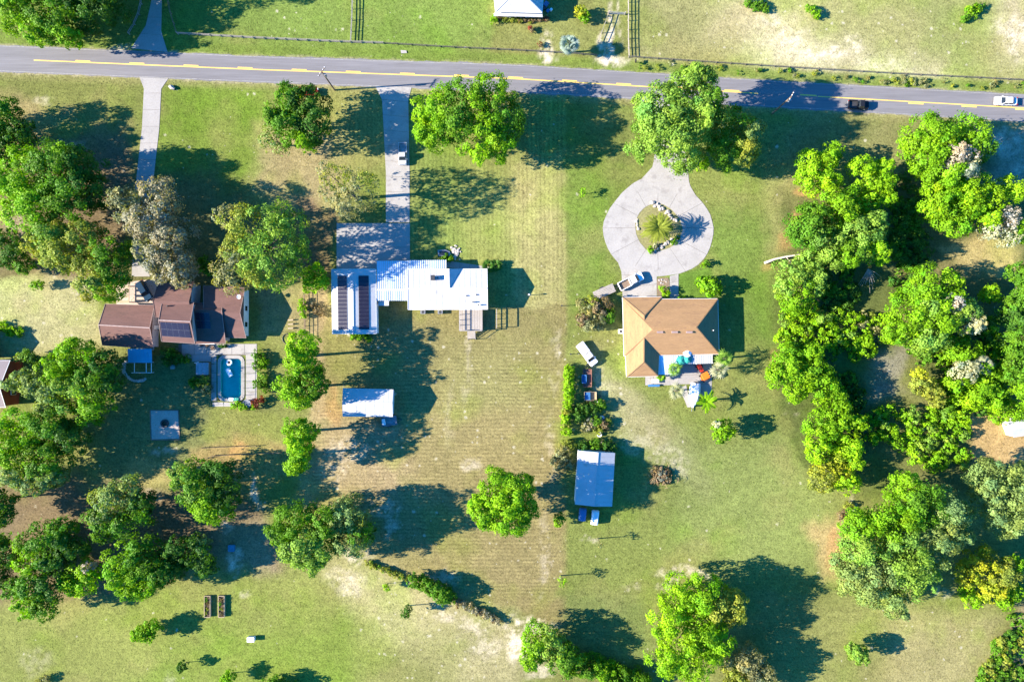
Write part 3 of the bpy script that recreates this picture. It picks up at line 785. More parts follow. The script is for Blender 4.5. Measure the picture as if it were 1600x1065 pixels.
# cross gable above the porch
a, b = U(684, 420.4, 3.66), U(720, 420.3, 3.66); r0 = U(701.3, 419.6, 4.85); r1 = U(702, 449.5, 4.85)
roof_slab(wh, [a, r0, r1, U(697, 449.4, 4.68)], M_metal_white, 0.06); roof_slab(wh, [r0, b, U(704, 449.4, 4.68), r1], M_metal_white, 0.06)
MB().bar(r0 + Vector((0, 0, .03)), r1 + Vector((0, 0, .03)), 0.25, 0.06).build('ridge_cap', M_metal_white, wh)
MB().rings([[a + Vector((0, -.1, -.05)), b + Vector((0, -.1, -.05)), r0 + Vector((0, -.1, -.1))], [a + Vector((0, -.2, -.05)), b + Vector((0, -.2, -.05)), r0 + Vector((0, -.2, -.1))]]).build('gable_wall', M_wall_white, wh)
c = U(677, 434.5, 4.1); ch = MB().box((c.x, c.y, 4.6), (0.75, 1.0, 1.3)).build('chimney', M_dark, wh)
MB().box((c.x, c.y, 5.3), (0.9, 1.15, 0.1)).build('chimney_cap', M_dark, ch)
for p in ((729, 462), (744.5, 460.5), (739, 472), (747.5, 476.5), (684, 433.5)): pipe_vent(wh, U(*p, 4.2), 0.14, 0.45)
for t in (0.12, 0.3, 0.62): opening(wh, P[3], P[2], t, 1.2, 1.1, 1.2, M_glass, M_trim_white)
opening(wh, P[3], P[2], 0.8, 1.0, 1.4, 2.0, M_glass, M_trim_white, 'door')
for t in (0.3, 0.7): opening(wh, P[2], P[1], t, 1.1, 1.2, 1.2, M_glass, M_trim_white)
# breezeway and porch roof
quad = [U(589, 407.5, 3.0), U(638, 407.5, 3.0), U(638, 452.5, 3.55), U(589, 452.5, 3.55)]
roof_slab(wh, quad, M_metal_shade, 0.08, 'breezeway_roof'); ribs(wh, quad, 0.46, M_metal_white, 0.12, 0.07)
quad = [U(637, 469.5, 3.2), U(589, 469.5, 3.2), U(589, 452.5, 3.55), U(637, 452.5, 3.55)]
roof_slab(wh, quad, M_metal_shade, 0.08, 'breezeway_roof'); ribs(wh, quad, 0.46, M_metal_white, 0.12, 0.07)
MB().bar(U(589, 452.7, 3.62), U(637, 452.7, 3.62), 0.4, 0.1).build('ridge_cap', M_metal_white, wh)
quad = [U(638.3, 407, 3.0), U(697, 406, 3.0), U(697, 421.5, 3.3), U(638.3, 421.5, 3.3)]
roof_slab(wh, quad, M_metal_shade, 0.08, 'porch_roof'); ribs(wh, quad, 0.46, M_metal_white, 0.12, 0.07)
for p in ((590, 409), (614, 409), (638, 409), (667, 408), (696, 408), (590, 468), (612, 468)): MB().box((*U(*p, 1.45)[:2], 1.45), (0.13, 0.13, 2.9)).build('porch_post', M_trim_white, wh)
MB().box((*U(601, 473, 1.5)[:2], 2.6), (2.3, 1.4, 0.12)).build('door_canopy', M_metal_white, wh)
for px in (662, 692): 
    c = U(px, 488); 

# solar garage
sg = thing('solar_garage', U(554, 470), 'white metal garage with two long strips of solar panels', 'garage')
E = [(518, 420.7), (519.3, 521.5), (588, 521), (586.8, 420.5)]
P = gable(sg, [(519.3, 521.5), (518, 420.7), (586.8, 420.5), (588, 521)], 3.4, [(552.3, 521.2), (551.2, 420.6)], 4.35, M_metal_white, M_wall_white, rib=0.9, rib_h=0.02, m_rib=M_metal_white, cap=M_metal_white, eave_trim=M_trim_white, over=0.15)
SWc, NWc, NEc, SEc, RS, RN = U(519.3, 521.5, 3.4), U(518, 420.7, 3.4), U(586.8, 420.5, 3.4), U(588, 521, 3.4), U(552.3, 521.2, 4.35), U(551.2, 420.6, 4.35)
q4 = (SWc, NWc, RN, RS)
solar(sg, [on_slope(*q4, *st) for st in ((0.065, 0.28), (0.90, 0.28), (0.90, 0.73), (0.065, 0.73))], 14, 1)
q4 = (NEc, SEc, RS, RN)
solar(sg, [on_slope(*q4, *st) for st in ((0.10, 0.30), (0.935, 0.30), (0.935, 0.76), (0.10, 0.76))], 14, 1)
opening(sg, P[2], P[1], 0.5, 4.6, 0.05, 2.6, M_wall_shade, M_trim_white, 'door')
opening(sg, P[3], P[2], 0.5, 1.0, 0.05, 2.1, M_wall_shade, M_trim_white, 'door')

# raised deck with stair and rail
deck = thing('raised_deck', U(735, 500), 'raised weathered wooden deck with railing and stair behind the white house', 'deck')
DZ = 1.35
a, b = U(718.5, 483, DZ), U(753.5, 516.5, DZ)
n = 9
for i in range(n):
    x0 = lerp(a.x, b.x, i / n) + 0.02; x1 = lerp(a.x, b.x, (i + 1) / n) - 0.02
    MB().prism([(x0, b.y), (x1, b.y), (x1, a.y), (x0, a.y)], DZ - 0.06, DZ + rnd.uniform(0, .01)).build('plank', M_wood, deck)
for x in (a.x + .1, (a.x + b.x) / 2, b.x - .1):
    for y in (a.y - .2, (a.y + b.y) / 2, b.y + .1): MB().box((x, y, 0.65), (0.14, 0.14, 1.3)).build('support_post', M_wood_brown, deck)
def rail(p, r, z, hh=1.15, n=4):
    p = Vector((p[0], p[1], z)); r = Vector((r[0], r[1], z))
    for k in range(n + 1): MB().box((*lerp(p, r, k / n)[:2], lerp(p, r, k / n).z + hh / 2), (0.12, 0.12, hh)).build('rail_post', M_wood, deck)
    for zz in (hh, hh * 0.55): MB().bar(p + Vector((0, 0, zz)), r + Vector((0, 0, zz)), 0.16, 0.08).build('handrail', M_wood, deck)
rail((a.x, a.y), (a.x, b.y), DZ); rail((b.x, a.y), (b.x, b.y), DZ)
s0, s1 = U(731, 516.5, DZ), U(742.5, 516.5, DZ)
rail((a.x, b.y), (s0.x, b.y), DZ, n=1); rail((s1.x, b.y), (b.x, b.y), DZ, n=1)
for k in range(6): MB().box(((s0.x + s1.x) / 2, b.y - 0.16 - k * 0.3, DZ - 0.2 - k * 0.2), (s1.x - s0.x, 0.28, 0.06)).build('tread', M_wood, deck)
for xx in (s0.x, s1.x):
    MB().bar((xx, b.y, DZ + 1.1), (xx, b.y - 1.9, 1.1), 0.12, 0.08).build('handrail', M_wood, deck)
    MB().box((xx, b.y - 1.9, 0.55), (0.12, 0.12, 1.1)).build('rail_post', M_wood, deck)

# added frame east of deck, standing in for the deck railing's shadow
rail_frame = thing('shadow_rail_frame', U(790, 497), 'added pale timber frame where the shadow of the deck railing falls', 'frame')
for p in ((776, 483), (776, 512)): MB().box((*U(*p, 1.1)[:2], 1.1), (0.14, 0.14, 2.2)).build('post', M_wood, rail_frame)
MB().bar(U(776, 483, 2.2), U(776, 512, 2.2), 0.14, 0.14).build('beam', M_wood, rail_frame)
MB().bar(U(776, 483, 1.1), U(776, 512, 1.1), 0.1, 0.1).build('beam', M_wood, rail_frame)

# --- small white barn
barn = thing('white_barn', U(575, 628), 'small open barn with white metal gable roof on the dry lawn', 'barn')
gable(barn, [(536, 606), (614.5, 608), (613.5, 651), (535.5, 650.5)], 3.5, [(535, 628.5), (613, 629)], 4.3, M_metal_white, M_wall_white, rib=0.95, rib_h=0.02, m_rib=M_metal_white, cap=M_metal_white, walls=False)
for p in ((538, 608), (612, 610), (611, 649), (538, 648), (575, 608), (575, 649)): MB().box((*U(*p, 3)[:2], 1.65), (0.2, 0.2, 3.3)).build('post', M_wood_brown, barn)
pA, pB = U(538, 608, 3.3), U(612, 610, 3.3); MB().prism([(pA.x, pA.y), (pB.x, pB.y), (pB.x, pB.y - .08), (pA.x, pA.y - .08)], 0, 3.35).build('back_wall', M_wall_white, barn)
pC = U(611, 649, 3.3); MB().prism([(pB.x, pB.y), (pC.x, pC.y), (pC.x - .08, pC.y), (pB.x - .08, pB.y)], 0, 3.35).build('side_wall', M_wall_white, barn)
g0, g1, gr = U(612.5, 609, 3.35), U(611.5, 650, 3.35), U(612, 629, 4.15)
MB().rings([[g0, g1, gr], [g0 + Vector((-.08, 0, 0)), g1 + Vector((-.08, 0, 0)), gr + Vector((-.08, 0, 0))]]).build('gable_wall', M_wall_white, barn)

# --- tan-roofed house
th = thing('tan_house', U(1050, 515), 'house with tan shingle hip roof by the ring drive', 'house')
P = gable(th, [(973, 467.5), (1121.5, 466.5), (1123.5, 553), (975, 556)], 3.0, [(1019.4, 514.9), (1088, 511.3)], 5.6, M_shingle_tan, M_wall_white, hip=(True, True), cap_hips=(False, True), cap=M_shingle_tan, eave_trim=M_trim_white, over=0.5)
for t in (0.3, 0.7): opening(th, P[2], P[1], t, 1.2, 0.9, 1.3, M_glass, M_trim_white)
for t in (0.45, 0.7): opening(th, P[3], P[2], t, 1.8, 0.1, 2.1, M_glass, M_trim_white, 'door')
P = gable(th, [(979, 588.5), (972.6, 464.5), (1034.2, 463.5), (1028.6, 587.5)], 2.96, [(1006, 564.9), (1006.5, 493)], 4.75, M_shingle_tan, M_wall_white, hip=(True, True), cap=M_shingle_tan, eave_trim=M_trim_white, over=0.5)
opening(th, P[2], P[1], 0.5, 4.8, 0.05, 2.2, M_wall_white, M_trim_white, 'door')
A, B, C, D = U(1123.5, 553, 3.0), U(975, 556, 3.0), U(1019.4, 514.9, 5.6), U(1088, 511.3, 5.6)
for px in (1031, 1054, 1077):
    c = U(px, 518.7, 5.35); v = MB().box((c.x, c.y, 5.38), (1.35, 0.42, 0.26)).build('roof_vent', M_trim_pink, th)
    MB().box((c.x + 0.72, c.y - .02, 5.4), (0.14, 0.4, 0.2)).build('vent_mouth', M_dark, v)
c = U(1007.5, 551, 4.3); MB().box((c.x + .3, c.y, 4.3), (0.4, 1.2, 0.2)).build('roof_vent', M_trim_pink, th)
pipe_vent(th, U(1114, 516, 3.6), 0.12, 0.3, M_trim_white)
quad = [U(1059, 585, 2.3), U(1029, 585, 2.3), U(1029, 555.5, 2.75), U(1059, 555.5, 2.75)]
roof_slab(th, quad, M_metal_shade, 0.07, 'patio_roof'); ribs(th, quad, 0.5, M_metal_shade)
quad = [U(1113, 567.5, 2.4), U(1059.5, 569, 2.4), U(1059.5, 553.5, 2.7), U(1113, 551.5, 2.7)]
roof_slab(th, quad, M_metal_white, 0.07, 'patio_roof'); ribs(th, quad, 0.5, M_metal_white)
for p in ((1030, 584), (1058, 584), (1062, 568), (1086, 568), (1112, 567)): MB().box((*U(*p, 1.1)[:2], 1.15), (0.12, 0.12, 2.3)).build('porch_post', M_trim_white, th)

# --- blue-white shed
shed = thing('shed', U(930, 748), 'shed with white metal gable roof half shaded by a round tree', 'shed')
P = gable(shed, [(898.3, 787.3), (903.7, 704), (961, 707.5), (956.5, 790.6)], 3.3, [(928.6, 790.6), (934.6, 706.8)], 4.3, M_metal_white, M_wall_white, rib=0.95, rib_h=0.02, m_rib=M_metal_white, cap=M_metal_white, over=0.12)
opening(shed, P[0], P[3], 0.5, 2.6, 0.05, 2.5, M_wall_shade, M_trim_white, 'door')

# --- house at top edge
nh = thing('north_house', U(808, -10), 'white metal hip-roofed house cut by the top picture edge', 'house')
gable(nh, [(768, -60), (852, -60), (846.5, 19.5), (772.5, 18)], 3.6, [(808, -26), (809, -14)], 6.2, M_metal_white, M_wall_white, hip=(True, True), cap=M_trim_white, eave_trim=M_trim_white) if False else None
gable(nh, [(774, 18), (766, -62), (854, -62), (847, 20)], 3.6, [(809, -18), (809, -24)], 6.2, M_metal_white, M_wall_white, hip=(True, True), cap=M_trim_white, eave_trim=M_trim_white, rib=0.9)
quad = [U(848, 27, 2.6), U(771, 25, 2.6), U(773.5, 18.5, 2.9), U(847, 20, 2.9)]
roof_slab(nh, quad, M_metal_white, 0.08, 'porch_roof')
for px in (772, 797, 822, 847): MB().box((*U(px, 25.5, 1.3)[:2], 1.25), (0.13, 0.13, 2.5)).build('porch_post', M_trim_white, nh)

# --- white shed at right edge
ws = thing('white_shed', U(1595, 665), 'little white shed cut by the right picture edge', 'shed')
gable(ws, [(1575, 659), (1618, 645), (1632, 676), (1584, 683)], 2.4, [(1580, 671), (1626, 660)], 3.2, M_metal_white, M_wall_white, over=0.15, cap=M_trim_white)

# ------------------------------------------------------------------ foliage
LC = dict(bright=(0.105, 0.225, 0.010), green=(0.062, 0.150, 0.014), dark=(0.036, 0.098, 0.018), olive=(0.150, 0.185, 0.040), grey=(0.125, 0.185, 0.080),
          light=(0.120, 0.215, 0.045), moss=(0.27, 0.245, 0.150), yellow=(0.26, 0.26, 0.025), pale=(0.42, 0.37, 0.30), khaki=(0.24, 0.235, 0.10), brown=(0.19, 0.145, 0.075),
          red=(0.20, 0.05, 0.03), lime=(0.135, 0.265, 0.010), cream=(0.36, 0.36, 0.20), silver=(0.30, 0.36, 0.30))
LC.update(moss=(0.27, 0.255, 0.165), khaki=(0.235, 0.24, 0.105), silver=(0.26, 0.33, 0.29), yellow=(0.30, 0.34, 0.02), cream=(0.36, 0.37, 0.22), brown=(0.20, 0.155, 0.085))
for k in ('bright', 'green', 'dark', 'olive', 'grey', 'light', 'lime'):
    v = LC[k]; LC[k] = (v[0] * 1.5, v[1] * 1.45, v[2] * 0.9)
RS_ = np.random.RandomState(11)
def unit(v): return v / np.maximum(np.linalg.norm(v, axis=-1, keepdims=True), 1e-9)

def leaf_cloud(lobes, leaf=0.42, dens=1.0, rcf=0.28, fill=0.3, zmin=-0.5):
    """lobes: (x, y, z, r, rz, colour). Leaf-sized faces gathered in clumps over each lobe"""
    Vs, Cs = [], []
    L = np.array([[a[0], a[1], a[2], a[3], a[4]] for a in lobes])
    for li, (x, y, z, r, rz, c) in enumerate(lobes):
        rc = float(np.clip(rcf * r, 0.35, 1.45))
        nc = max(5, int(2.6 * (r / rc) ** 2 * (0.6 + 0.4 * rz / r)))
        d = unit(RS_.normal(size=(nc * 2, 3))); d = d[d[:, 2] > zmin][:nc]
        rad = 0.62 + 0.36 * RS_.rand(len(d), 1)
        cc = np.array([x, y, z]) + d * rad * np.array([r, r, rz])
        keep = np.ones(len(cc), bool)
        for lj in range(len(L)):
            if lj == li: continue
            q = np.linalg.norm((cc - L[lj, :3]) / L[lj, [3, 3, 4]], axis=1)
            keep &= q > (0.3 if c in ('pale', 'cream') else 0.62)
        cc, d = cc[keep], d[keep]
        if len(cc) == 0: continue
        rcs = rc * (0.5 + 0.75 * RS_.rand(len(cc)))
        nl = np.maximum(4, (dens * 11.5 * rcs ** 2 / leaf ** 2)).astype(int)
        idx = np.repeat(np.arange(len(cc)), nl)
        dd = unit(unit(RS_.normal(size=(len(idx), 3))) + 0.75 * d[idx] + np.array([0, 0, 0.25]))
        p = cc[idx] + dd * (rcs[idx] * (0.35 + 0.75 * np.sqrt(RS_.rand(len(idx))) + 0.35 * (RS_.rand(len(idx)) > 0.9)))[:, None] * (0.8 + 0.4 * RS_.rand(len(idx), 3))
        nrm = unit(dd * 0.9 + 0.5 * d[idx] + 0.75 * RS_.normal(size=(len(idx), 3)) * 0.6)
        # interior fill
        nf = int(fill * len(idx))
        fp = np.array([x, y, z]) + unit(RS_.normal(size=(nf, 3))) * (0.7 * RS_.rand(nf, 1) ** 0.4) * np.array([r, r, rz])
        p = np.concatenate([p, fp]); nrm = np.concatenate([nrm, unit(RS_.normal(size=(nf, 3)))])
        ct = np.concatenate([(0.78 + 0.44 * RS_.rand(len(cc)))[idx], np.ones(nf)])
        hue = np.concatenate([(RS_.normal(size=len(cc)) * 0.10)[idx], np.zeros(nf)])
        ct = ct * (0.85 + 0.3 * RS_.rand(len(ct)))
        col = np.array(LC[c]) * ct[:, None] * np.stack([1 + hue, 1 + 0.2 * hue, 1 - hue], 1)
        t = unit(np.cross(nrm, RS_.normal(size=nrm.shape))); b = np.cross(nrm, t)
        sz = leaf * (0.6 + 0.7 * RS_.rand(len(p), 1))
        Vs.append(np.stack([p - t * sz * .62, p - b * sz * .42, p + t * sz * .62, p + b * sz * .42], 1).reshape(-1, 3))
        Cs.append(np.repeat(col, 4, 0))
    return np.concatenate(Vs), np.concatenate(Cs)

def leaf_mesh(name, V, C, parent=None):
    off = WL.get(parent.name, Vector((0, 0, 0))) if parent is not None else Vector((0, 0, 0))
    V = V - np.array(off)
    V[:, 2] = np.maximum(V[:, 2], 0.02 - off.z)
    me = quad_mesh(name, V, np.arange(len(V)).reshape(-1, 4))
    at = me.attributes.new('tint', 'FLOAT_COLOR', 'POINT')
    at.data.foreach_set('color', np.concatenate([np.clip(C, 0.003, 0.9), np.ones((len(C), 1))], 1).astype(np.float32).ravel())
    me.materials.append(LEAF)
    return link(name, me, parent)

def tree(label, col, Ht, lobes, group=None, leaf=0.38, dens=1.0, name='tree', rcf=0.28, trunk=None, cat='tree', bark=None, droop=0.15, limb=True, fill=0.38):
    W = []
    cx = sum(l[0] * l[2] for l in lobes) / sum(l[2] for l in lobes); cy = sum(l[1] * l[2] for l in lobes) / sum(l[2] for l in lobes)
    for l in lobes:
        r = l[2] * S * 0.99; rz = min(max(0.85 * r, Ht * 0.36), Ht * 0.43) if Ht > 5 else min(0.85 * r, Ht * .42)
        dist = math.hypot(l[0] - cx, l[1] - cy) * S
        z = max(Ht - rz - droop * dist, rz * 0.75 + 0.15)
        if len(l) > 3 and l[3] in ('pale', 'cream') and Ht > 5: z += 1.3
        p = U(l[0], l[1], z)
        W.append((p.x, p.y, z, r, rz, l[3] if len(l) > 3 else col))
    tw = sum(w[3] for w in W); bx = sum(w[0] * w[3] for w in W) / tw; by = sum(w[1] * w[3] for w in W) / tw
    root = thing(name, (bx, by, 0), label, cat, group)
    V, C = leaf_cloud(W, leaf, dens, rcf, fill)
    leaf_mesh('crown', V, C, root)
    tr = trunk or max(0.05, 0.022 * Ht)
    zt = max(0.3, min(w[2] for w in W) * 0.75)
    q = MB()
    q.tube([(bx, by, -0.1), (bx + .03, by, zt * 0.3), (bx + .1, by + .05, zt * 0.7), (bx, by, zt)], [tr * 1.5, tr * 1.1, tr, tr * 0.85], 8)
    if limb:
        for w in W[:9]:
            e = Vector(w[:3]) + Vector((0, 0, -w[4] * 0.15)); b = Vector((bx, by, zt * 0.9)); mid = lerp(b, e, 0.5) + Vector((0, 0, 0.12 * Ht * 0.3))
            q.tube([b, mid, e], [tr * 0.6, tr * 0.38, tr * 0.12], 5)
    q.build('trunk', bark or M_bark, root)
    return root

T = tree  # several crowns: sunward lobes tinted brighter, far lobes darker, shade put into tint
# north side of the road
T('large tree with its shaded half tinted dark in the top left corner above the road', 'green', 13, [(30, 18, 36, 'bright'), (88, 25, 40, 'green'), (138, 12, 38, 'dark'), (62, 52, 20, 'bright'), (110, 58, 17, 'bright'), (168, 5, 32, 'dark'), (100, -30, 45), (20, -30, 40)])  # right lobes darker: the shaded half is put into the leaf tint
T('tall oak beyond the top edge shading the north drive', 'green', 17, [(170, -75, 45), (220, -60, 40), (200, -95, 45), (262, -75, 40)])
T('yellowish rounded shrub beside the top edge house', 'yellow', 2.6, [(908, 20, 10), (914, 26, 9, 'bright')], leaf=0.3, name='shrub', cat='shrub')
T('low green scrub bush in the sandy pasture, top edge centre right', 'bright', 1.4, [(1272, 18, 9), (1278, 24, 6), (1262, 14, 5)], leaf=0.25, name='shrub', cat='shrub')
T('wide low scrub bush in the pasture near the top right', 'green', 1.2, [(1520, 18, 12, 'bright'), (1530, 12, 8), (1508, 28, 7)], leaf=0.25, name='shrub', cat='shrub')
T('flat scrub bush touching the top edge right of the fenced track', 'green', 1.1, [(1185, 8, 10), (1196, 12, 8), (1170, 4, 8)], leaf=0.25, name='shrub', cat='shrub')
# west front
T('dark tree at the left edge just below the road', 'dark', 11, [(8, 178, 24, 'green'), (20, 214, 28), (2, 240, 24), (40, 205, 16), (-25, 200, 40)])
T('broad bright green tree left of the narrow drive', 'green', 14.5, [(48, 268, 36, 'bright'), (92, 262, 36, 'green'), (58, 318, 44, 'bright'), (108, 300, 45, 'green'), (132, 258, 26, 'dark'), (140, 300, 28, 'dark'), (24, 292, 26, 'bright'), (112, 242, 14, 'bright')])  # left lobes bright, right ones dark: sun side painted by leaf tint
T('olive green tree above the garage', 'olive', 13.5, [(85, 368, 38, 'light'), (130, 384, 42), (166, 400, 40, 'green'), (148, 430, 34), (100, 398, 30), (182, 415, 26, 'green'), (68, 385, 20), (172, 445, 22, 'bright')])
T('grey tree hung with pale moss over the narrow drive', 'moss', 14, [(205, 318, 27, 'khaki'), (256, 308, 30), (240, 350, 34), (272, 372, 30), (222, 342, 24), (266, 410, 32), (288, 418, 20), (236, 396, 20, 'khaki'), (262, 335, 22), (285, 435, 14)], leaf=0.38, dens=0.85)
T('tall green and olive tree between brown house and parking pad', 'light', 16, [(408, 426, 24, 'olive'), (422, 347, 33), (386, 358, 33, 'olive'), (440, 385, 38), (402, 398, 38), (368, 420, 32, 'khaki'), (430, 415, 35), (358, 338, 18, 'khaki'), (455, 350, 22), (375, 390, 26, 'olive'), (462, 400, 18, 'green')], dens=0.62, fill=0.1)
T('small bright green tree at the corner of the solar garage', 'lime', 6, [(490, 432, 19), (484, 445, 13), (500, 442, 13)])
T('small green bush in shade right of the mossy tree', 'green', 3, [(320, 415, 14), (330, 422, 10)], name='shrub', cat='shrub')
T('dark bushy shrub at the left edge above the pale field', 'green', 5, [(20, 395, 24, 'dark'), (38, 412, 16), (8, 375, 18, 'dark')], name='shrub', cat='shrub')
T('small lone bush in the pale field left of the garage', 'bright', 2.6, [(62, 445, 8), (54, 446, 6)], leaf=0.28, name='shrub', cat='shrub')
T('deep green roadside tree over the red car', 'green', 12.5, [(448, 163, 28, 'green'), (485, 165, 28, 'dark'), (455, 198, 29), (490, 195, 28, 'dark'), (478, 224, 14, 'bright'), (430, 185, 14)])
T('thin pale grey-green sapling beside the roadside tree', 'grey', 8, [(430, 208, 20), (418, 222, 13), (440, 232, 12)], dens=0.3)
T('sparse yellow-green tree beside the straight drive', 'khaki', 15.5, [(528, 283, 27, 'olive'), (560, 298, 30), (545, 320, 25), (520, 303, 18), (575, 285, 16, 'olive'), (512, 270, 14)], dens=0.33, leaf=0.32, rcf=0.2, fill=0.1)
T('large twin-crowned bright tree right of the straight drive', 'bright', 13.5, [(690, 172, 36), (680, 205, 30), (664, 175, 19, 'lime'), (728, 158, 34, 'green'), (764, 148, 30), (782, 185, 36, 'green'), (750, 210, 38), (718, 192, 32, 'green'), (776, 228, 26), (750, 243, 15, 'lime'), (740, 180, 30)])
T('tallest light green tree overhanging the road above the ring drive', 'light', 18, [(1030, 180, 40), (1075, 150, 38), (1018, 215, 34), (1060, 222, 40), (1088, 190, 38), (1084, 128, 20), (1108, 165, 22, 'green'), (1050, 195, 36)], dens=1.3)
T('darker olive tree right of the tall tree at the drive mouth', 'green', 13, [(1140, 203, 34), (1160, 232, 25, 'olive'), (1128, 238, 26), (1162, 205, 24, 'grey')])
T('small bright shrub beneath the tall tree at the drive mouth', 'lime', 4.5, [(1095, 256, 12), (1084, 250, 9)], name='shrub', cat='shrub')
# north-east wood
T('dense yellow-green ball-shaped tree at the lawn edge', 'lime', 8, [(1273, 262, 27), (1265, 285, 22), (1291, 285, 22), (1300, 236, 14, 'bright'), (1290, 250, 16)])
T('yellow-green loose tree right of the ball-shaped tree', 'lime', 9.5, [(1345, 262, 18), (1360, 290, 26), (1382, 310, 15), (1350, 316, 18), (1376, 264, 15), (1385, 285, 12)])
T('green tree standing behind the leaning pale trunk', 'green', 11.5, [(1306, 325, 30, 'bright'), (1264, 358, 34, 'green'), (1288, 384, 34, 'light'), (1268, 334, 18), (1322, 332, 20, 'bright'), (1258, 370, 17)])
T('light green tree in the wood right of the leaning trunk', 'light', 11.5, [(1345, 368, 32), (1370, 393, 19, 'lime'), (1330, 393, 22, 'green'), (1362, 350, 18), (1318, 405, 18, 'bright')])
T('bushy green tree below the leaning pale trunk', 'light', 9, [(1236, 430, 29), (1264, 412, 24), (1244, 460, 28, 'bright'), (1274, 438, 20), (1225, 455, 16)])
T('bright tree at the lawn edge right of the tan house', 'bright', 8.5, [(1235, 570, 28), (1268, 575, 28), (1215, 585, 20), (1245, 603, 24, 'lime'), (1284, 605, 24), (1265, 550, 18)])
T('bright tree in the strip south of the wood gap', 'bright', 7.5, [(1300, 632, 26), (1285, 664, 26), (1335, 660, 16, 'lime'), (1310, 655, 16)])
T('yellowish tree ending the strip of wood beside the lawn', 'lime', 7, [(1282, 700, 24), (1300, 733, 28, 'yellow'), (1325, 698, 22), (1284, 748, 20, 'olive'), (1322, 752, 18), (1335, 720, 14)])
T('big round tree with pale bare branches below the road', 'bright', 12.5, [(1450, 218, 36), (1500, 216, 34), (1440, 245, 28), (1476, 262, 34), (1520, 236, 24, 'green'), (1500, 262, 22, 'cream'), (1486, 246, 20, 'pale'), (1430, 228, 20), (1468, 235, 24), (1508, 246, 14, 'pale')])
T('spreading bright tree below the big round tree', 'lime', 10.5, [(1470, 310, 30, 'bright'), (1510, 300, 31), (1492, 342, 27, 'bright'), (1540, 312, 26), (1576, 298, 22), (1538, 340, 22), (1470, 290, 24), (1455, 325, 16)])
T('pale grey half-bare tree at the right edge', 'pale', 10, [(1560, 352, 20), (1575, 340, 16), (1545, 362, 12, 'cream'), (1590, 365, 20, 'bright'), (1572, 372, 14, 'cream')], dens=0.6)
T('wide bright tree with pale tips in the middle of the wood', 'bright', 11.5, [(1440, 450, 34), (1478, 450, 26), (1420, 490, 34), (1460, 490, 38), (1498, 490, 28, 'light'), (1516, 506, 16, 'cream'), (1400, 516, 24), (1445, 525, 28, 'light'), (1482, 476, 14, 'pale'), (1440, 480, 22, 'light')])
T('small bright tree alone in the dark wood clearing', 'lime', 6.5, [(1546, 455, 13), (1553, 464, 9), (1538, 462, 9)])
T('green tree at the right edge beside the dark wood', 'green', 11, [(1596, 428, 18), (1592, 490, 28, 'dark'), (1604, 460, 26), (1578, 478, 16)])
T('rounded green tree at the right edge above the little white shed', 'green', 11, [(1592, 560, 24), (1602, 600, 28, 'bright'), (1590, 528, 18), (1580, 585, 14)])
T('leafy bright tree below the wide wood tree', 'bright', 8, [(1500, 550, 26), (1540, 592, 24), (1556, 622, 22), (1520, 612, 28, 'lime'), (1576, 642, 22), (1505, 580, 18, 'cream'), (1490, 600, 18)])
T('olive cone-shaped tree in the shaded wood floor', 'olive', 7, [(1441, 600, 17), (1454, 612, 15), (1436, 585, 10, 'yellow'), (1462, 628, 9)])
# south-east
T('huge grey-green and bright tree on the lower right lawn', 'grey', 15.5, [(1428, 788, 40, 'green'), (1470, 798, 36, 'grey'), (1388, 808, 34, 'bright'), (1350, 850, 38, 'light'), (1400, 858, 40, 'light'), (1440, 848, 36), (1368, 900, 40), (1420, 903, 36, 'light'), (1338, 908, 26), (1394, 940, 20), (1318, 880, 20), (1462, 828, 28), (1340, 820, 24, 'bright'), (1412, 760, 24, 'bright'), (1490, 830, 20)])
T('pale grey-green tree at the right edge below the shed', 'grey', 13, [(1548, 748, 30), (1585, 760, 34), (1560, 800, 34), (1592, 812, 30), (1535, 770, 18)])
T('yellow-leaved tree left of the grove at the lower right edge', 'yellow', 8, [(1530, 880, 28), (1560, 890, 26, 'olive'), (1514, 898, 18), (1550, 918, 20), (1585, 880, 14, 'bright')])
T('low bright shrub under the yellow-leaved tree', 'lime', 3.5, [(1520, 934, 16), (1510, 925, 12)], name='shrub', cat='shrub')
T('second low bright shrub right of the yellow-leaved tree', 'bright', 3.5, [(1570, 935, 17), (1585, 925, 13)], name='shrub', cat='shrub')
T('small round pale green tree on the lower right lawn', 'light', 5.6, [(1340, 1020, 15), (1332, 1012, 10), (1350, 1026, 9)])
T('large bright tree at the bottom edge right of the hedge row', 'lime', 11.5, [(1060, 930, 30), (1100, 930, 33, 'bright'), (1130, 950, 30, 'olive'), (1050, 965, 33), (1090, 980, 36, 'bright'), (1062, 1000, 34), (1040, 1025, 26), (1085, 1030, 36, 'bright'), (1120, 998, 24), (1148, 935, 16, 'olive')])
T('olive yellow tree at the bottom edge beside the large bright tree', 'khaki', 8, [(1165, 1030, 26), (1190, 1052, 20), (1150, 1060, 22, 'olive'), (1175, 1070, 20)])
T('bushy tree at the head of the bottom hedge row', 'bright', 8, [(838, 998, 26), (860, 1015, 27, 'light'), (885, 1030, 26, 'green'), (830, 1028, 18), (855, 990, 16, 'light')])
T('round bright tree standing on the striped lawn', 'bright', 15, [(775, 765, 29), (806, 765, 27), (760, 796, 24), (790, 800, 34), (820, 788, 21), (746, 786, 12, 'lime'), (790, 782, 30, 'lime')], dens=1.3)
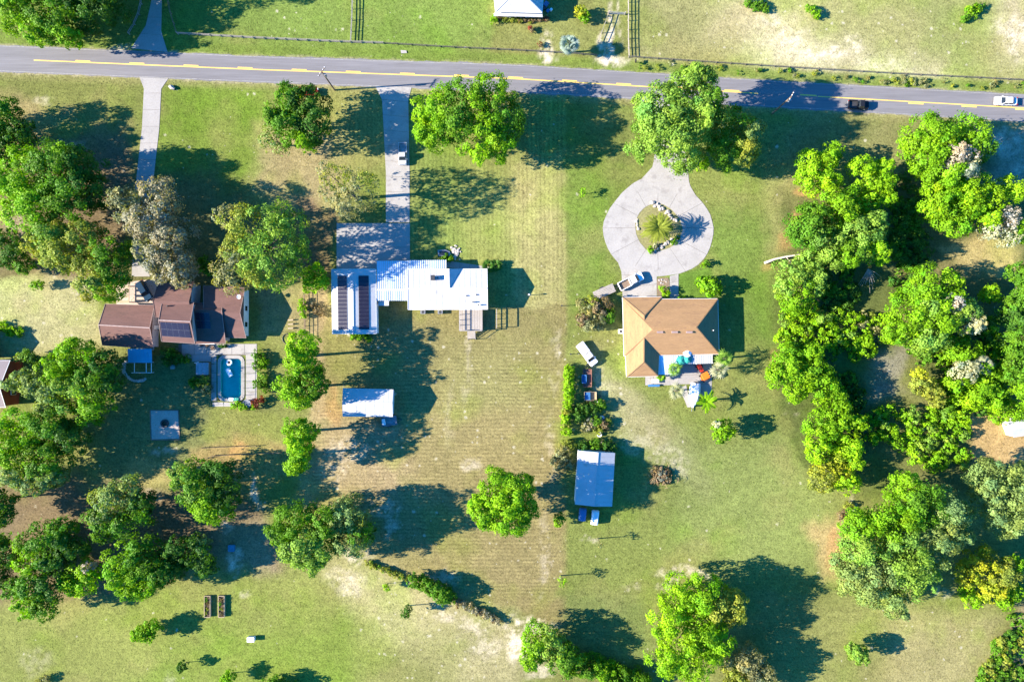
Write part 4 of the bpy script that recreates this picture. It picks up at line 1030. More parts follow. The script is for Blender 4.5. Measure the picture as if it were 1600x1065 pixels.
# south-west
T('two-tone tree at the bottom left of the striped lawn', 'light', 12.5, [(458, 815, 29, 'green'), (475, 850, 34), (508, 815, 28, 'green'), (545, 808, 30, 'grey'), (550, 842, 28, 'grey'), (500, 855, 28), (490, 876, 18), (440, 830, 20, 'green'), (565, 830, 18, 'green')])
T('round green tree below the fire pit', 'green', 11, [(310, 755, 34), (345, 745, 28, 'dark'), (330, 790, 29, 'bright'), (288, 740, 20, 'light'), (352, 780, 22, 'dark'), (318, 770, 24, 'light')])
T('blue-green round tree lower left of the round green tree', 'grey', 11.5, [(180, 785, 34), (165, 815, 28, 'green'), (205, 805, 30, 'green'), (200, 765, 22), (225, 785, 18, 'dark')])
T('dark tree in the lower left grove by the blue-green tree', 'green', 10.5, [(70, 850, 34), (100, 828, 20), (50, 870, 26, 'bright'), (110, 850, 24, 'dark'), (85, 875, 20, 'dark')])
T('green tree at the foot of the lower left grove', 'green', 9.5, [(55, 915, 28), (80, 920, 28, 'dark'), (45, 945, 20, 'bright'), (75, 945, 20), (28, 918, 18)])
T('small bright tree with bare grey branches in the lower left grove', 'lime', 8, [(130, 900, 26), (110, 906, 16), (146, 896, 16), (140, 885, 8, 'pale'), (118, 920, 10)])
T('broad tree with bright lower edge in the lower left grove', 'bright', 10.5, [(195, 880, 29), (230, 870, 31, 'green'), (226, 905, 26), (190, 905, 20), (255, 895, 20, 'green'), (210, 920, 14)])
T('shadowed dark tree at the right of the lower left grove', 'dark', 9, [(280, 860, 24), (305, 868, 27), (266, 885, 22), (315, 850, 14, 'grey'), (325, 885, 14)])
T('big bright tree overhanging the blue awning shelter', 'bright', 12, [(124, 560, 32), (150, 590, 35, 'green'), (90, 580, 24), (110, 612, 34, 'light'), (66, 600, 22, 'grey'), (146, 630, 30), (170, 600, 22, 'dark'), (168, 568, 20, 'dark'), (24, 600, 11, 'grey'), (40, 590, 13, 'grey'), (85, 620, 24, 'grey')])
T('great tree, sun side tinted bright, far side dark, below the red house', 'green', 12, [(40, 670, 34, 'bright'), (80, 660, 34), (102, 688, 30, 'dark'), (40, 710, 32, 'bright'), (75, 720, 30), (28, 742, 20, 'grey'), (60, 748, 24, 'grey'), (86, 744, 16, 'grey'), (8, 682, 26, 'bright')])  # sunlit left and shaded right are put into the lobe colours
T('dark tree clipped by the left edge lower down', 'dark', 10, [(2, 790, 24), (-20, 770, 26), (8, 808, 14)])
T('dim tree clipped by the left edge beside the lower grove', 'dark', 9, [(8, 868, 22), (-12, 890, 28), (2, 845, 12, 'green')])
T('topmost tall bright tree in the column west of the barn', 'lime', 12.8, [(475, 543, 24), (480, 566, 24, 'bright'), (468, 560, 18)])
T('middle wide bright tree in the column west of the barn', 'bright', 12.2, [(454, 605, 21), (485, 598, 24, 'green'), (470, 621, 20), (498, 606, 15, 'green')])
T('third tall bright tree in the column, southwest of the barn', 'bright', 12, [(465, 676, 22), (482, 672, 15), (470, 690, 18, 'lime')])
T('lowest narrow tree in the column southwest of the barn', 'bright', 11, [(468, 708, 18), (464, 725, 17), (475, 715, 12)])
T('small shrub with long shadow on the lower left meadow', 'bright', 4.6, [(224, 986, 15), (240, 980, 13), (212, 992, 9, 'lime'), (232, 994, 10)], leaf=0.32, name='shrub', cat='shrub')
T('tiny dark shrub at the bottom edge on the left meadow', 'dark', 3.2, [(286, 1040, 8), (280, 1044, 5)], leaf=0.3, name='shrub', cat='shrub')
T('bright little shrub at the bottom edge right of the tiny dark shrub', 'bright', 4, [(358, 1056, 10), (352, 1064, 9)], leaf=0.3, name='shrub', cat='shrub')
T('wide shrub cut by the bottom edge of the left meadow', 'green', 4, [(430, 1070, 14), (450, 1074, 14), (410, 1075, 12)], leaf=0.3, name='shrub', cat='shrub')
T('spiky grey weed clump at the bottom left edge', 'khaki', 1.6, [(70, 1060, 8), (62, 1064, 5)], leaf=0.3, name='shrub', cat='shrub')
T('small dark round shrub below the dense oval hedge', 'dark', 4.2, [(633, 957, 8), (637, 951, 6)], leaf=0.3, name='shrub', cat='shrub')
T('tiny bright shrub left of the dense oval hedge', 'lime', 2.4, [(605, 917, 5), (602, 913, 3)], leaf=0.25, name='shrub', cat='shrub')
T('brown-leaved bush beside the trailer at the tan house', 'brown', 4, [(915, 482, 18, 'khaki'), (938, 480, 17), (928, 500, 18, 'khaki'), (950, 492, 12, 'green'), (912, 500, 11), (926, 470, 10, 'olive')], leaf=0.32, name='shrub', cat='shrub')
T('glossy round bush by the front walk of the tan house', 'bright', 3.6, [(1107, 447, 18), (1098, 440, 10), (1114, 455, 11)], leaf=0.5, name='shrub', cat='shrub')
T('little leafy plant in the bed beside the front walk', 'lime', 1.8, [(1038, 454, 7), (1041, 459, 5), (1034, 450, 4)], leaf=0.3, name='shrub', cat='shrub')
T('tiny shrub on the right rim of the ring drive', 'green', 1.4, [(1104, 411, 6), (1098, 413, 4, 'lime')], leaf=0.25, name='shrub', cat='shrub')
T('tiny shrub against the front wall of the tan house', 'bright', 1.3, [(1066, 467, 5), (1060, 468, 4)], leaf=0.25, name='shrub', cat='shrub')
T('lone bright bushy tree on the right lawn below the boat', 'bright', 5.6, [(1130, 668, 16), (1126, 680, 12), (1137, 676, 12), (1120, 662, 6, 'cream')], leaf=0.36)
T('khaki thicket shrub at the top left corner of the shed', 'khaki', 2.4, [(880, 710, 16), (872, 722, 12), (886, 697, 12, 'olive'), (888, 724, 11)], leaf=0.3, dens=0.8, name='shrub', cat='shrub')
T('dark green shrubs hugging the north wall of the shed', 'dark', 2.6, [(912, 696, 9), (930, 694, 9, 'green'), (948, 696, 9), (958, 699, 7)], leaf=0.3, name='shrub', cat='shrub')
T('upright green shrub on the lawn corner left of the carts', 'green', 3.2, [(874, 808, 9), (872, 816, 7, 'lime')], leaf=0.3, name='shrub', cat='shrub')
T('flowering brown and green shrub in the garden bed', 'brown', 1.8, [(922, 664, 10, 'moss'), (932, 658, 9, 'green'), (943, 664, 9), (914, 668, 7, 'khaki'), (936, 670, 8, 'olive'), (950, 660, 6, 'olive')], leaf=0.28, name='shrub', cat='shrub')
T('shadowy shrub between the small trailer and the garden bed', 'dark', 2.6, [(910, 640, 12), (925, 637, 11), (938, 634, 10, 'green'), (905, 652, 10)], leaf=0.3, name='shrub', cat='shrub')
T('slender sapling on the lawn left of the ring drive', 'lime', 2.6, [(911, 302, 5), (910, 297, 3)], leaf=0.25, dens=0.5, name='sapling', cat='sapling')
T('slender sapling at the edge of the striped lawn', 'lime', 4.6, [(879, 906, 6), (877, 912, 4)], leaf=0.25, dens=0.4, name='sapling', cat='sapling')
T('faint pale sapling on the lawn south of the shed', 'khaki', 4.2, [(937, 846, 5), (938, 851, 4)], leaf=0.25, dens=0.3, name='sapling', cat='sapling')
T('low weedy bush north of the pool fence corner', 'green', 1.8, [(404, 556, 10), (412, 566, 9, 'bright'), (402, 572, 8)], leaf=0.28, name='shrub', cat='shrub')
T('weedy green bush halfway along the pool fence', 'green', 1.6, [(410, 590, 9, 'light'), (404, 600, 8), (414, 606, 7)], leaf=0.28, name='shrub', cat='shrub')
T('red-leaved shrub at the south corner of the pool', 'red', 1.8, [(400, 629, 8), (406, 624, 6), (396, 634, 5, 'lime')], leaf=0.28, name='shrub', cat='shrub')
T('bright flower bush along the south rim of the pool', 'lime', 1.2, [(372, 632, 6), (380, 636, 6), (364, 634, 5)], leaf=0.25, name='shrub', cat='shrub')
T('overgrown shrub beside the hot tub', 'green', 2.2, [(318, 596, 10, 'olive'), (305, 598, 9), (290, 560, 8), (322, 606, 9, 'khaki')], leaf=0.3, name='shrub', cat='shrub')
T('dark shrub against the south wall between garage and house', 'dark', 2.4, [(268, 552, 9, 'green'), (278, 560, 10), (262, 564, 8), (255, 548, 6)], leaf=0.3, name='shrub', cat='shrub')
T('bright weed clump along the wire fence', 'lime', 1.6, [(472, 482, 7), (474, 492, 6), (471, 472, 5)], leaf=0.25, name='shrub', cat='shrub')
T('reddish dry shrub east of the wire fence', 'brown', 1.2, [(497, 484, 8), (490, 478, 6), (503, 490, 6)], leaf=0.28, dens=0.5, name='shrub', cat='shrub')
T('green weeds along the south wall of the solar garage', 'bright', 1.0, [(563, 525, 8), (552, 526, 6), (574, 528, 6)], leaf=0.25, name='shrub', cat='shrub')
T('green creeper clump beside the rock pond', 'green', 0.9, [(698, 402, 6), (704, 405, 5, 'bright'), (692, 404, 4)], leaf=0.22, name='shrub', cat='shrub')
T('round shrub by the red house wall', 'olive', 4, [(36, 554, 9, 'light'), (45, 557, 11, 'green'), (54, 562, 10, 'dark'), (30, 560, 7)], leaf=0.32, name='shrub', cat='shrub')
T('yellow-green weeds at the left edge of the pale field', 'lime', 1.4, [(2, 508, 9), (16, 518, 8), (30, 519, 8)], leaf=0.25, name='shrub', cat='shrub')
T('low vine clump at the bend of the lawn beside the yellowish tree', 'green', 1.6, [(1318, 805, 10, 'brown'), (1326, 790, 8, 'olive'), (1330, 815, 8)], leaf=0.28, dens=0.7, name='shrub', cat='shrub')

def hedge(label, pts, w, h, col, name='hedge', leaf=0.34, col2=None):
    """continuous clipped or grown hedge along a pixel polyline"""
    pl = [U(p[0], p[1], h * 0.6) for p in pts]
    n = max(3, int(sum((a - b).length for a, b in zip(pl, pl[1:])) / (w * 0.45)))
    rp = resample([(p.x, p.y) for p in pl], n)
    root = thing(name, (rp[n // 2].x, rp[n // 2].y, 0), label, 'hedge')
    L = []
    for i, p in enumerate(rp):
        r = w / 2 * (0.85 + 0.3 * rnd.random())
        for z in ((h * 0.3, h * 0.62) if h > 1.6 else (h * 0.5,)):
            L.append((p.x + rnd.uniform(-.2, .2), p.y + rnd.uniform(-.2, .2), z, r, h * 0.4, col2 if col2 and rnd.random() < 0.4 else col))
    V, C = leaf_cloud(L, leaf, 1.0, 0.34)
    leaf_mesh('foliage', V, C, root)
    q = MB()
    for p in rp[::2]: q.tube([(p.x, p.y, -.05), (p.x + .05, p.y, h * .35), (p.x, p.y, h * .7)], [0.07, 0.05, 0.02], 5)
    q.build('stems', M_bark, root)
hedge('tall bright hedge sheltering the junk trailers', [(890, 578), (889, 605), (888, 632)], 2.1, 2.7, 'lime')
hedge('ragged lower hedge continuing towards the shed', [(886, 640), (883, 655), (886, 672)], 2.2, 1.9, 'olive', col2='lime')
hedge('dense dark oval hedge on the dry lawn edge', [(648, 908), (668, 915), (688, 926), (700, 934)], 3.4, 4.2, 'green')
hedge('dry tan brush berm running down from the oval hedge', [(708, 938), (730, 948), (755, 958), (778, 970)], 1.7, 1.3, 'moss', leaf=0.28, col2='brown')
hedge('low weedy berm running up from the oval hedge', [(572, 878), (592, 886), (612, 894), (636, 904)], 1.1, 0.9, 'olive', leaf=0.26, col2='green')
hedge('bottom edge hedge row in deep shade', [(905, 1036), (935, 1046), (965, 1056), (1000, 1066)], 5.0, 3.8, 'bright', col2='green')

def undergrowth(label, poly, n, h, cols, leaf=0.36, rr=(1.0, 1.9)):
    xs = [p[0] for p in poly]; ys = [p[1] for p in poly]
    L = []
    while len(L) < n:
        x = rnd.uniform(min(xs), max(xs)); y = rnd.uniform(min(ys), max(ys))
        if poly_sd(np.array([x]), np.array([y]), poly)[0] > 0: continue
        r = rnd.uniform(*rr); hh = h * rnd.uniform(0.5, 1.1); p = U(x, y, hh * .7)
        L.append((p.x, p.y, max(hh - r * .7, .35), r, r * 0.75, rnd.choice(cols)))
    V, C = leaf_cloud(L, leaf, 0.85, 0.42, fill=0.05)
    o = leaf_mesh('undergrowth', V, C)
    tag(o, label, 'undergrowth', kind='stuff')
undergrowth('mass of bright scrub along the lawn edge right of the tan house', [(1222, 482), (1290, 478), (1355, 500), (1362, 545), (1335, 560), (1225, 560)], 62, 2.4, ['lime', 'bright', 'bright', 'lime', 'light'])
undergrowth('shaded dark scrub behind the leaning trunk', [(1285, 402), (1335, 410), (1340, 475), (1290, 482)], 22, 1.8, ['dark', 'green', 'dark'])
undergrowth('bright vine-covered scrub on the wood floor left of the little white shed', [(1360, 640), (1500, 640), (1520, 655), (1510, 730), (1440, 728), (1400, 690), (1355, 690)], 75, 2.2, ['lime', 'bright', 'bright', 'light'])
undergrowth('scrub filling the wood between the wide tree and the cone-shaped tree', [(1400, 525), (1480, 535), (1520, 560), (1500, 650), (1460, 650), (1475, 580), (1430, 560)], 50, 2.0, ['bright', 'green', 'lime', 'dark'])
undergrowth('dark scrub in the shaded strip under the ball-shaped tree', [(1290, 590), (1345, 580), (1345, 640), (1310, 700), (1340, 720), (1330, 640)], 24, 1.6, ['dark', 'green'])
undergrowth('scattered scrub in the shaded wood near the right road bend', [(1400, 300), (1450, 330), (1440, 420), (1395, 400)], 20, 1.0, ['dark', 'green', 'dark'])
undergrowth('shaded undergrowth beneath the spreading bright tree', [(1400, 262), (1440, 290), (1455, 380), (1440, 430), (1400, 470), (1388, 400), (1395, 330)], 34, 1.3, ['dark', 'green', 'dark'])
undergrowth('leafy understory along the right edge of the wood', [(1530, 500), (1570, 500), (1580, 560), (1570, 660), (1520, 640), (1550, 600)], 40, 1.8, ['green', 'bright', 'dark', 'lime'])
undergrowth('pale dry scrub by the dirt path in the wood', [(1345, 490), (1390, 490), (1395, 545), (1350, 545)], 20, 1.0, ['khaki', 'olive', 'lime'], rr=(0.6, 1.1))
undergrowth('dense dark crop of bushes in the lower right corner', [(1604, 948), (1575, 980), (1552, 1025), (1532, 1075), (1532, 1120), (1700, 1120), (1700, 948)], 190, 1.9, ['green', 'dark', 'green', 'olive'], rr=(0.9, 1.5))
undergrowth('rough tall weeds along the north verge right of the track', [(1000, 95), (1200, 108), (1400, 120), (1600, 130), (1600, 142), (1400, 132), (1200, 119), (1000, 106)], 45, 0.2, ['olive', 'khaki', 'green', 'khaki'], leaf=0.22, rr=(0.25, 0.6))

# grass tufts over the rougher ground
def grass_tufts(N):
    X = RS_.uniform(-125, 125, N); Y = RS_.uniform(-84, 84, N)
    PX = X / S + 800; PY = 532.5 - Y / S
    onroad = (PY > yat(ROAD_TOP, PX) - 1.5) & (PY < yat(ROAD_BOT, PX) + 1.5)
    keep = ~onroad
    for rect in ((524, 346, 642, 426), (595, 134, 642, 350), (516, 418, 764, 486), (971, 462, 1126, 590), (278, 534, 403, 636), (217, 120, 265, 320), (240, 440, 386, 540), (160, 470, 244, 548)):
        keep &= ~((PX > rect[0]) & (PX < rect[2]) & (PY > rect[1]) & (PY < rect[3]))
    keep &= poly_sd(PX, PY, OUT) > 0
    keep &= poly_sd(PX, PY, [(1000, 150), (1090, 155), (1078, 300), (980, 300)]) > 0
    keep &= poly_sd(PX, PY, [(964, 408), (1062, 425), (1062, 470), (970, 470)]) > 0
    keep &= poly_sd(PX, PY, [(235, -10), (256, -10), (264, 85), (203, 80)]) > 0
    X, Y = X[keep], Y[keep]
    col, mask = ground_colour(X, Y)
    lum = col.mean(1)
    k2 = (lum < 0.36) & (RS_.rand(len(X)) > 0.55 * np.maximum(mask[:, 0], mask[:, 1]))
    X, Y, col, mask = X[k2], Y[k2], col[k2], mask[k2]
    n = len(X)
    mown = np.maximum(mask[:, 0], mask[:, 1])
    h = (0.02 + 0.045 * RS_.rand(n) ** 2) * (1 - 0.5 * mown); w = 0.08 + 0.12 * RS_.rand(n)
    a = RS_.uniform(0, 2 * np.pi, n); lean = RS_.normal(size=(n, 2)) * 0.16
    ux, uy = np.cos(a) * w, np.sin(a) * w
    z = np.zeros(n)
    V = np.stack([np.stack([X - ux, Y - uy, z], 1), np.stack([X + lean[:, 0], Y + lean[:, 1], z + 0.01], 1) + np.stack([uy * .7, -ux * .7, z], 1),
                  np.stack([X + ux, Y + uy, z], 1), np.stack([X + lean[:, 0], Y + lean[:, 1], h], 1)], 1).reshape(-1, 3)
    C = np.repeat(col * (0.95 + 0.5 * RS_.rand(n, 1)) * np.array([0.98, 1.06, 0.85]), 4, 0)
    o = leaf_mesh('grass', V, C)
    tag(o, 'short tufts of lawn and meadow grass across the plots', 'grass', kind='stuff')
grass_tufts(70000)

# fallen and leaning timber
o = MB().tube([U(1194, 411, 0.4), U(1210, 405, 1.0), U(1228, 401, 2.0), U(1248, 398, 3.4), U(1275, 396, 5.0)], [0.28, 0.26, 0.22, 0.17, 0.08], 8)
o.tube([U(1228, 401, 2.0), U(1236, 410, 2.6), U(1240, 420, 3.0)], [0.1, 0.07, 0.03], 5); o.tube([U(1240, 399, 2.8), U(1252, 406, 3.2), U(1262, 405, 3.8)], [0.1, 0.07, 0.03], 5)
tag(o.build('leaning_trunk', M_bark_pale, smooth=True), 'bare pale tree trunk leaning out of the wood onto the lawn', 'trunk')
q = MB()
for k in range(14):
    a = math.radians(200 + k * 9 + rnd.uniform(-6, 6)); l_ = rnd.uniform(3, 6)
    p0 = U(1356, 420, 1.2); p1 = p0 + Vector((math.cos(a) * l_ * -.5, math.sin(a) * l_, -0.6 + rnd.random() * .8))
    q.tube([p0, lerp(p0, p1, .5) + Vector((0, 0, .3)), p1], [0.08, 0.05, 0.015], 5)
tag(q.build('fallen_branches', M_bark_pale), 'fan of fallen grey branches in the shaded wood', 'branches')

# ------------------------------------------------------------------ palms
def frond_mesh(L, w, droop, m_col, nleaf=14, name='frond', fan=False):
    """one pinnate or fan frond pointing along +X from its base"""
    V, C = [], []
    base = np.array(LC[m_col])
    def quad(p, d, side, ln, wd):
        d = np.array(d, float); d /= np.linalg.norm(d); s_ = np.cross(d, [0, 0, 1.0]); s_ /= max(np.linalg.norm(s_), 1e-6)
        V.extend([p, p + d * ln * .5 - s_ * wd, p + d * ln, p + d * ln * .5 + s_ * wd])
        C.extend([base * (0.85 + 0.3 * RS_.rand())] * 4)
    if fan:
        st = L * 0.5
        V.extend([np.array([0, -.03, 0]), np.array([0, .03, 0]), np.array([st, .03, .1 * L]), np.array([st, -.03, .1 * L])]); C.extend([base * .8] * 4)
        for k in range(nleaf):
            a = (k / (nleaf - 1) - .5) * 4.2
            quad(np.array([st, 0, .1 * L]), (math.cos(a), math.sin(a), -0.25 - .25 * abs(a)), 0, L * .55, w)
    else:
        pts = [np.array([L * t, 0, 0.45 * L * t - droop * L * t * t]) for t in np.linspace(0, 1, nleaf + 1)]
        for a, b in zip(pts, pts[1:]):
            V.extend([a + [0, -.03, 0], a + [0, .03, 0], b + [0, .02, 0], b + [0, -.02, 0]]); C.extend([base * .8] * 4)
        for i in range(1, nleaf + 1):
            t = i / nleaf; ln = L * 0.34 * (1 - 0.65 * abs(t - .35))
            for s_ in (-1, 1): quad(pts[i], (0.75, s_, -0.25), s_, ln, w)
    V = np.array(V); C = np.array(C)
    me = quad_mesh(name, V, np.arange(len(V)).reshape(-1, 4))
    at = me.attributes.new('tint', 'FLOAT_COLOR', 'POINT')
    at.data.foreach_set('color', np.concatenate([np.clip(C, .003, .9), np.ones((len(C), 1))], 1).astype(np.float32).ravel())
    me.materials.append(LEAF)
    return me
def palm(label, px, py, h, L, col, n=22, fan=False, droop=0.75, w=0.07, name='palm_tree', elev=(-0.5, 0.75), nleaf=14, bark=None, tr=0.2):
    p = U(px, py, h); root = thing(name, (p.x, p.y, 0), label, 'palm')
    MB().tube([(p.x, p.y, -.1), (p.x + .05, p.y, h * .5), (p.x, p.y, h)], [tr * 1.2, tr, tr * 1.1], 8).build('trunk', bark or M_bark, root)
    me = frond_mesh(L, w, droop, col, nleaf, fan=fan)
    for k in range(n):
        o = bpy.data.objects.new('frond', me); COL.objects.link(o); o.parent = root
        o.location = (0, 0, h)
        t = (k + .5) / n
        o.rotation_euler = (rnd.uniform(-.25, .25), -(elev[0] + (elev[1] - elev[0]) * t), k * 2.39996 + rnd.uniform(-.2, .2))
        s_ = rnd.uniform(.85, 1.1) * (0.8 + .25 * math.sin(math.pi * min(1, t + .15))); o.scale = (s_, s_, s_)
palm('yellow-green feather palm in the bed of the ring drive', 1029, 356, 3.6, 3.2, 'olive', 34, w=0.10, elev=(-0.4, 0.7), nleaf=16)
palm('silvery fan palm beside the fence north of the road', 889, 69, 4.3, 2.4, 'silver', 34, fan=True, w=0.14, elev=(-0.9, 1.1))
palm('fan palm in front of the shade-tinted patio roof', 1054, 577, 3.4, 1.9, 'light', 16, fan=True, w=0.09, nleaf=9, elev=(-0.7, 1.1))
palm('pale fan palm left of the covered boat', 1058, 611, 2.8, 2.1, 'cream', 16, fan=True, w=0.09, nleaf=9, elev=(-0.6, 1.0))
palm('upper fan palm right of the orange tractor', 1133, 560, 4.2, 2.3, 'light', 16, fan=True, w=0.10, nleaf=9, elev=(-0.7, 1.0))
palm('lower fan palm right of the orange tractor', 1124, 578, 3.9, 2.3, 'cream', 16, fan=True, w=0.10, nleaf=9, elev=(-0.7, 1.0))
palm('bright banana-like palm below the covered boat', 1104, 627, 3.0, 2.2, 'lime', 12, w=0.16, elev=(0, 0.8), nleaf=12)
palm('small fan palm beside the patio pavers', 1033, 588, 1.6, 1.1, 'bright', 14, fan=True, w=0.08, elev=(-0.4, 1.0))
palm('dark spiky palmetto at the northeast corner of the white house', 764, 415, 0.9, 1.7, 'dark', 20, fan=True, w=0.08, elev=(-0.1, 0.9))
palm('second dark palmetto beside the northeast corner of the white house', 775, 415, 0.8, 1.5, 'dark', 18, fan=True, w=0.08, elev=(-0.1, 0.9))
palm('cream-tipped palm in the wood left of the right edge', 1537, 570, 6, 2.4, 'cream', 22, fan=True, w=0.13)

# ------------------------------------------------------------------ vehicles
def rrect(x0, x1, hw, r, z, n=4):
    pts = []
    for cx, cy, a0 in ((x1 - r, hw - r, 0), (x0 + r, hw - r, 90), (x0 + r, -hw + r, 180), (x1 - r, -hw + r, 270)):
        for k in range(n + 1):
            a = math.radians(a0 + 90 * k / n); pts.append((cx + r * math.cos(a), cy + r * math.sin(a), z))
    return pts
_wheel = {}
def wheel(root, x, y, r=0.36, w=0.24):
    key = (r, w)
    if key not in _wheel:
        def disc(rr, y0, y1, n=14): 
            return [[(rr * math.cos(2 * math.pi * k / n), yy, rr * math.sin(2 * math.pi * k / n)) for k in range(n)] for yy in (y0, y1)]
        a = MB().rings(disc(r, -w / 2, w / 2)); b = MB().rings(disc(r * .6, -w / 2 - .015, w / 2 + .015))
        t = bpy.data.meshes.new('tyre'); t.from_pydata(a.v, [], a.f); t.materials.append(M_black)
        u = bpy.data.meshes.new('rim'); u.from_pydata(b.v, [], b.f); u.materials.append(M_grey)
        _wheel[key] = (t, u)
    t, u = _wheel[key]
    o = link('wheel', t, root); o.location = (x, y, r)
    link('rim', u, o)
def vehicle(label, cat, name, px, py, ang, kind, L, W, m, bed=None, bed_m=None):
    """ang: heading of the nose in degrees, counter-clockwise from picture right"""
    root = thing(name, U(px, py, 0.9) - Vector((0, 0, 0.9)) + Vector((0, 0, 0.05 if cat == 'car' else 0.04)), label, cat, rz=math.radians(ang))
    h, w = L / 2, W / 2
    belt = 1.0 if kind != 'sedan' else 0.88
    zt = dict(pickup=1.8, suv=1.72, sedan=1.42)[kind]
    cab = dict(pickup=(-0.06, 0.62), suv=(-0.94, 0.5), sedan=(-0.72, 0.52))[kind]; rf = dict(pickup=(-0.01, 0.36), suv=(-0.84, 0.22), sedan=(-0.42, 0.2))[kind]
    if bed is not None: cab = (bed, cab[1]); rf = (bed + .05, rf[1])
    x0, x1, r0, r1 = cab[0] * h, cab[1] * h, rf[0] * h, rf[1] * h
    if kind == 'pickup':
        MB().rings([rrect(x0 - .05, h, w - .06, .3, .32), rrect(x0 - .05, h, w, .3, .6), rrect(x0 - .05, h - .03, w - .03, .3, belt - .12), rrect(x0 - .05, h - .1, w - .12, .3, belt)]).build('body', m, root, True)
        bx0, bx1 = -h, x0 - .1
        for a, b, c, d in ((bx0, bx1, w - .14, w), (bx0, bx1, -w, -w + .14), (bx0, bx0 + .1, -w + .14, w - .14), (bx1 - .08, bx1, -w + .14, w - .14)):
            MB().prism([(a, c), (b, c), (b, d), (a, d)], .4, belt).build('bed_side', m, root, True)
        MB().prism([(bx0 + .1, -w + .14), (bx1 - .08, -w + .14), (bx1 - .08, w - .14), (bx0 + .1, w - .14)], .4, .62).build('bed_floor', bed_m or M_dark, root, True)
        if bed_m is m: MB().prism([(bx0 + .06, -w + .1), (bx1 - .04, -w + .1), (bx1 - .04, w - .1), (bx0 + .06, w - .1)], belt, belt + .05).build('bed_cover', m, root, True)
    else:
        MB().rings([rrect(-h, h, w - .06, .45, .28), rrect(-h, h, w, .45, .55), rrect(-h + .03, h - .04, w - .03, .42, belt - .12), rrect(-h + .12, h - .14, w - .12, .4, belt)]).build('body', m, root, True)
    bw, tw = w - .1, w - .26
    B4 = [(x0, -bw, belt - .02), (x1, -bw, belt - .02), (x1, bw, belt - .02), (x0, bw, belt - .02)]; R4 = [(r0, -tw, zt - .06), (r1, -tw, zt - .06), (r1, tw, zt - .06), (r0, tw, zt - .06)]
    cabn = MB().rings([B4, R4]).build('cabin', m, root, True)
    V = Vector
    def pane(a, b, c, d, nm, k=.1):
        pts = [V(a), V(b), V(c), V(d)]; ce = sum(pts, V((0, 0, 0))) / 4
        pts = [lerp(p, ce, k) for p in pts]; nr = (pts[1] - pts[0]).cross(pts[3] - pts[0]).normalized()
        if nr.dot(ce - V((0, 0, 1.2))) < 0: nr = -nr
        MB().rings([[p - nr * .01 for p in pts], [p + nr * .02 for p in pts]]).build(nm, M_glass, cabn, True)
    pane(B4[1], B4[2], R4[2], R4[1], 'windshield'); pane(B4[3], B4[0], R4[0], R4[3], 'rear_window')
    for s_ in ((0, 1), (2, 3)):
        a, b, c, d = V(B4[s_[0]]), V(B4[s_[1]]), V(R4[s_[1]]), V(R4[s_[0]])
        pane(lerp(a, b, .02), lerp(a, b, .48), lerp(d, c, .48), lerp(d, c, .02), 'side_window'); pane(lerp(a, b, .52), lerp(a, b, .98), lerp(d, c, .98), lerp(d, c, .52), 'side_window')
    MB().rings([rrect(r0 - .04, r1 + .04, tw + .03, .15, zt - .07), rrect(r0, r1, tw - .02, .15, zt)]).build('roof', m, root, True)
    wr = .38 if kind != 'sedan' else .33
    for sx in (-.62, .64):
        for sy in (-1, 1): wheel(root, sx * h, sy * (w - .1), wr)
    for sy in (-1, 1):
        MB().box((h - .12, sy * (w - .34), .78), (.2, .38, .16)).build('headlight', M_lamp_clear, root, True)
        MB().box((-h + .02, sy * (w - .14), .8), (.08, .2, .26)).build('tail_light', M_lamp_red, root, True)
        MB().box((x1 - .25, sy * (w + .06), belt + .08), (.16, .2, .16)).build('mirror', m, root, True)
    MB().box((h, 0, .48), (.14, W * .9, .2)).build('bumper', M_grey if kind == 'pickup' else m, root, True)
    MB().box((-h, 0, .48), (.14, W * .9, .2)).build('bumper', M_grey if kind == 'pickup' else m, root, True)
    return root
WHITE = paint('white', (0.80, 0.80, 0.80)); SILVER = paint('silver', (0.60, 0.62, 0.66)); BLACK = paint('black', (0.02, 0.022, 0.028)); NAVY = paint('navy', (0.012, 0.05, 0.11)); REDC = paint('red', (0.30, 0.02, 0.02))
vehicle('silver pickup parked on the straight concrete drive', 'pickup', 'pickup_truck', 629, 240, -90, 'pickup', 5.0, 1.9, SILVER, bed_m=M_grey)
vehicle('white pickup hitched to a trailer on the ring drive apron', 'pickup', 'pickup_truck', 986, 439, 27, 'pickup', 5.9, 2.0, WHITE, bed_m=M_wood_brown)
vehicle('white pickup with covered bed parked on the grass', 'pickup', 'pickup_truck', 917.5, 553, -53, 'pickup', 5.8, 2.0, WHITE, bed_m=WHITE)
vehicle('silver car driving on the road at the right edge', 'car', 'sedan_car', 1573, 157.5, 178, 'sedan', 4.9, 1.85, paint('pale_silver', (0.7, 0.7, 0.69)))
vehicle('black pickup driving through the tree shadow on the road', 'pickup', 'pickup_truck', 1342, 163.5, -3, 'pickup', 4.6, 1.9, BLACK)
vehicle('red car parked under the roadside tree', 'car', 'sedan_car', 480, 142, -3, 'sedan', 4.9, 1.8, REDC)
vehicle('navy car parked beside the brown-roofed house', 'car', 'estate_car', 225, 454, -60, 'suv', 4.8, 1.85, NAVY)

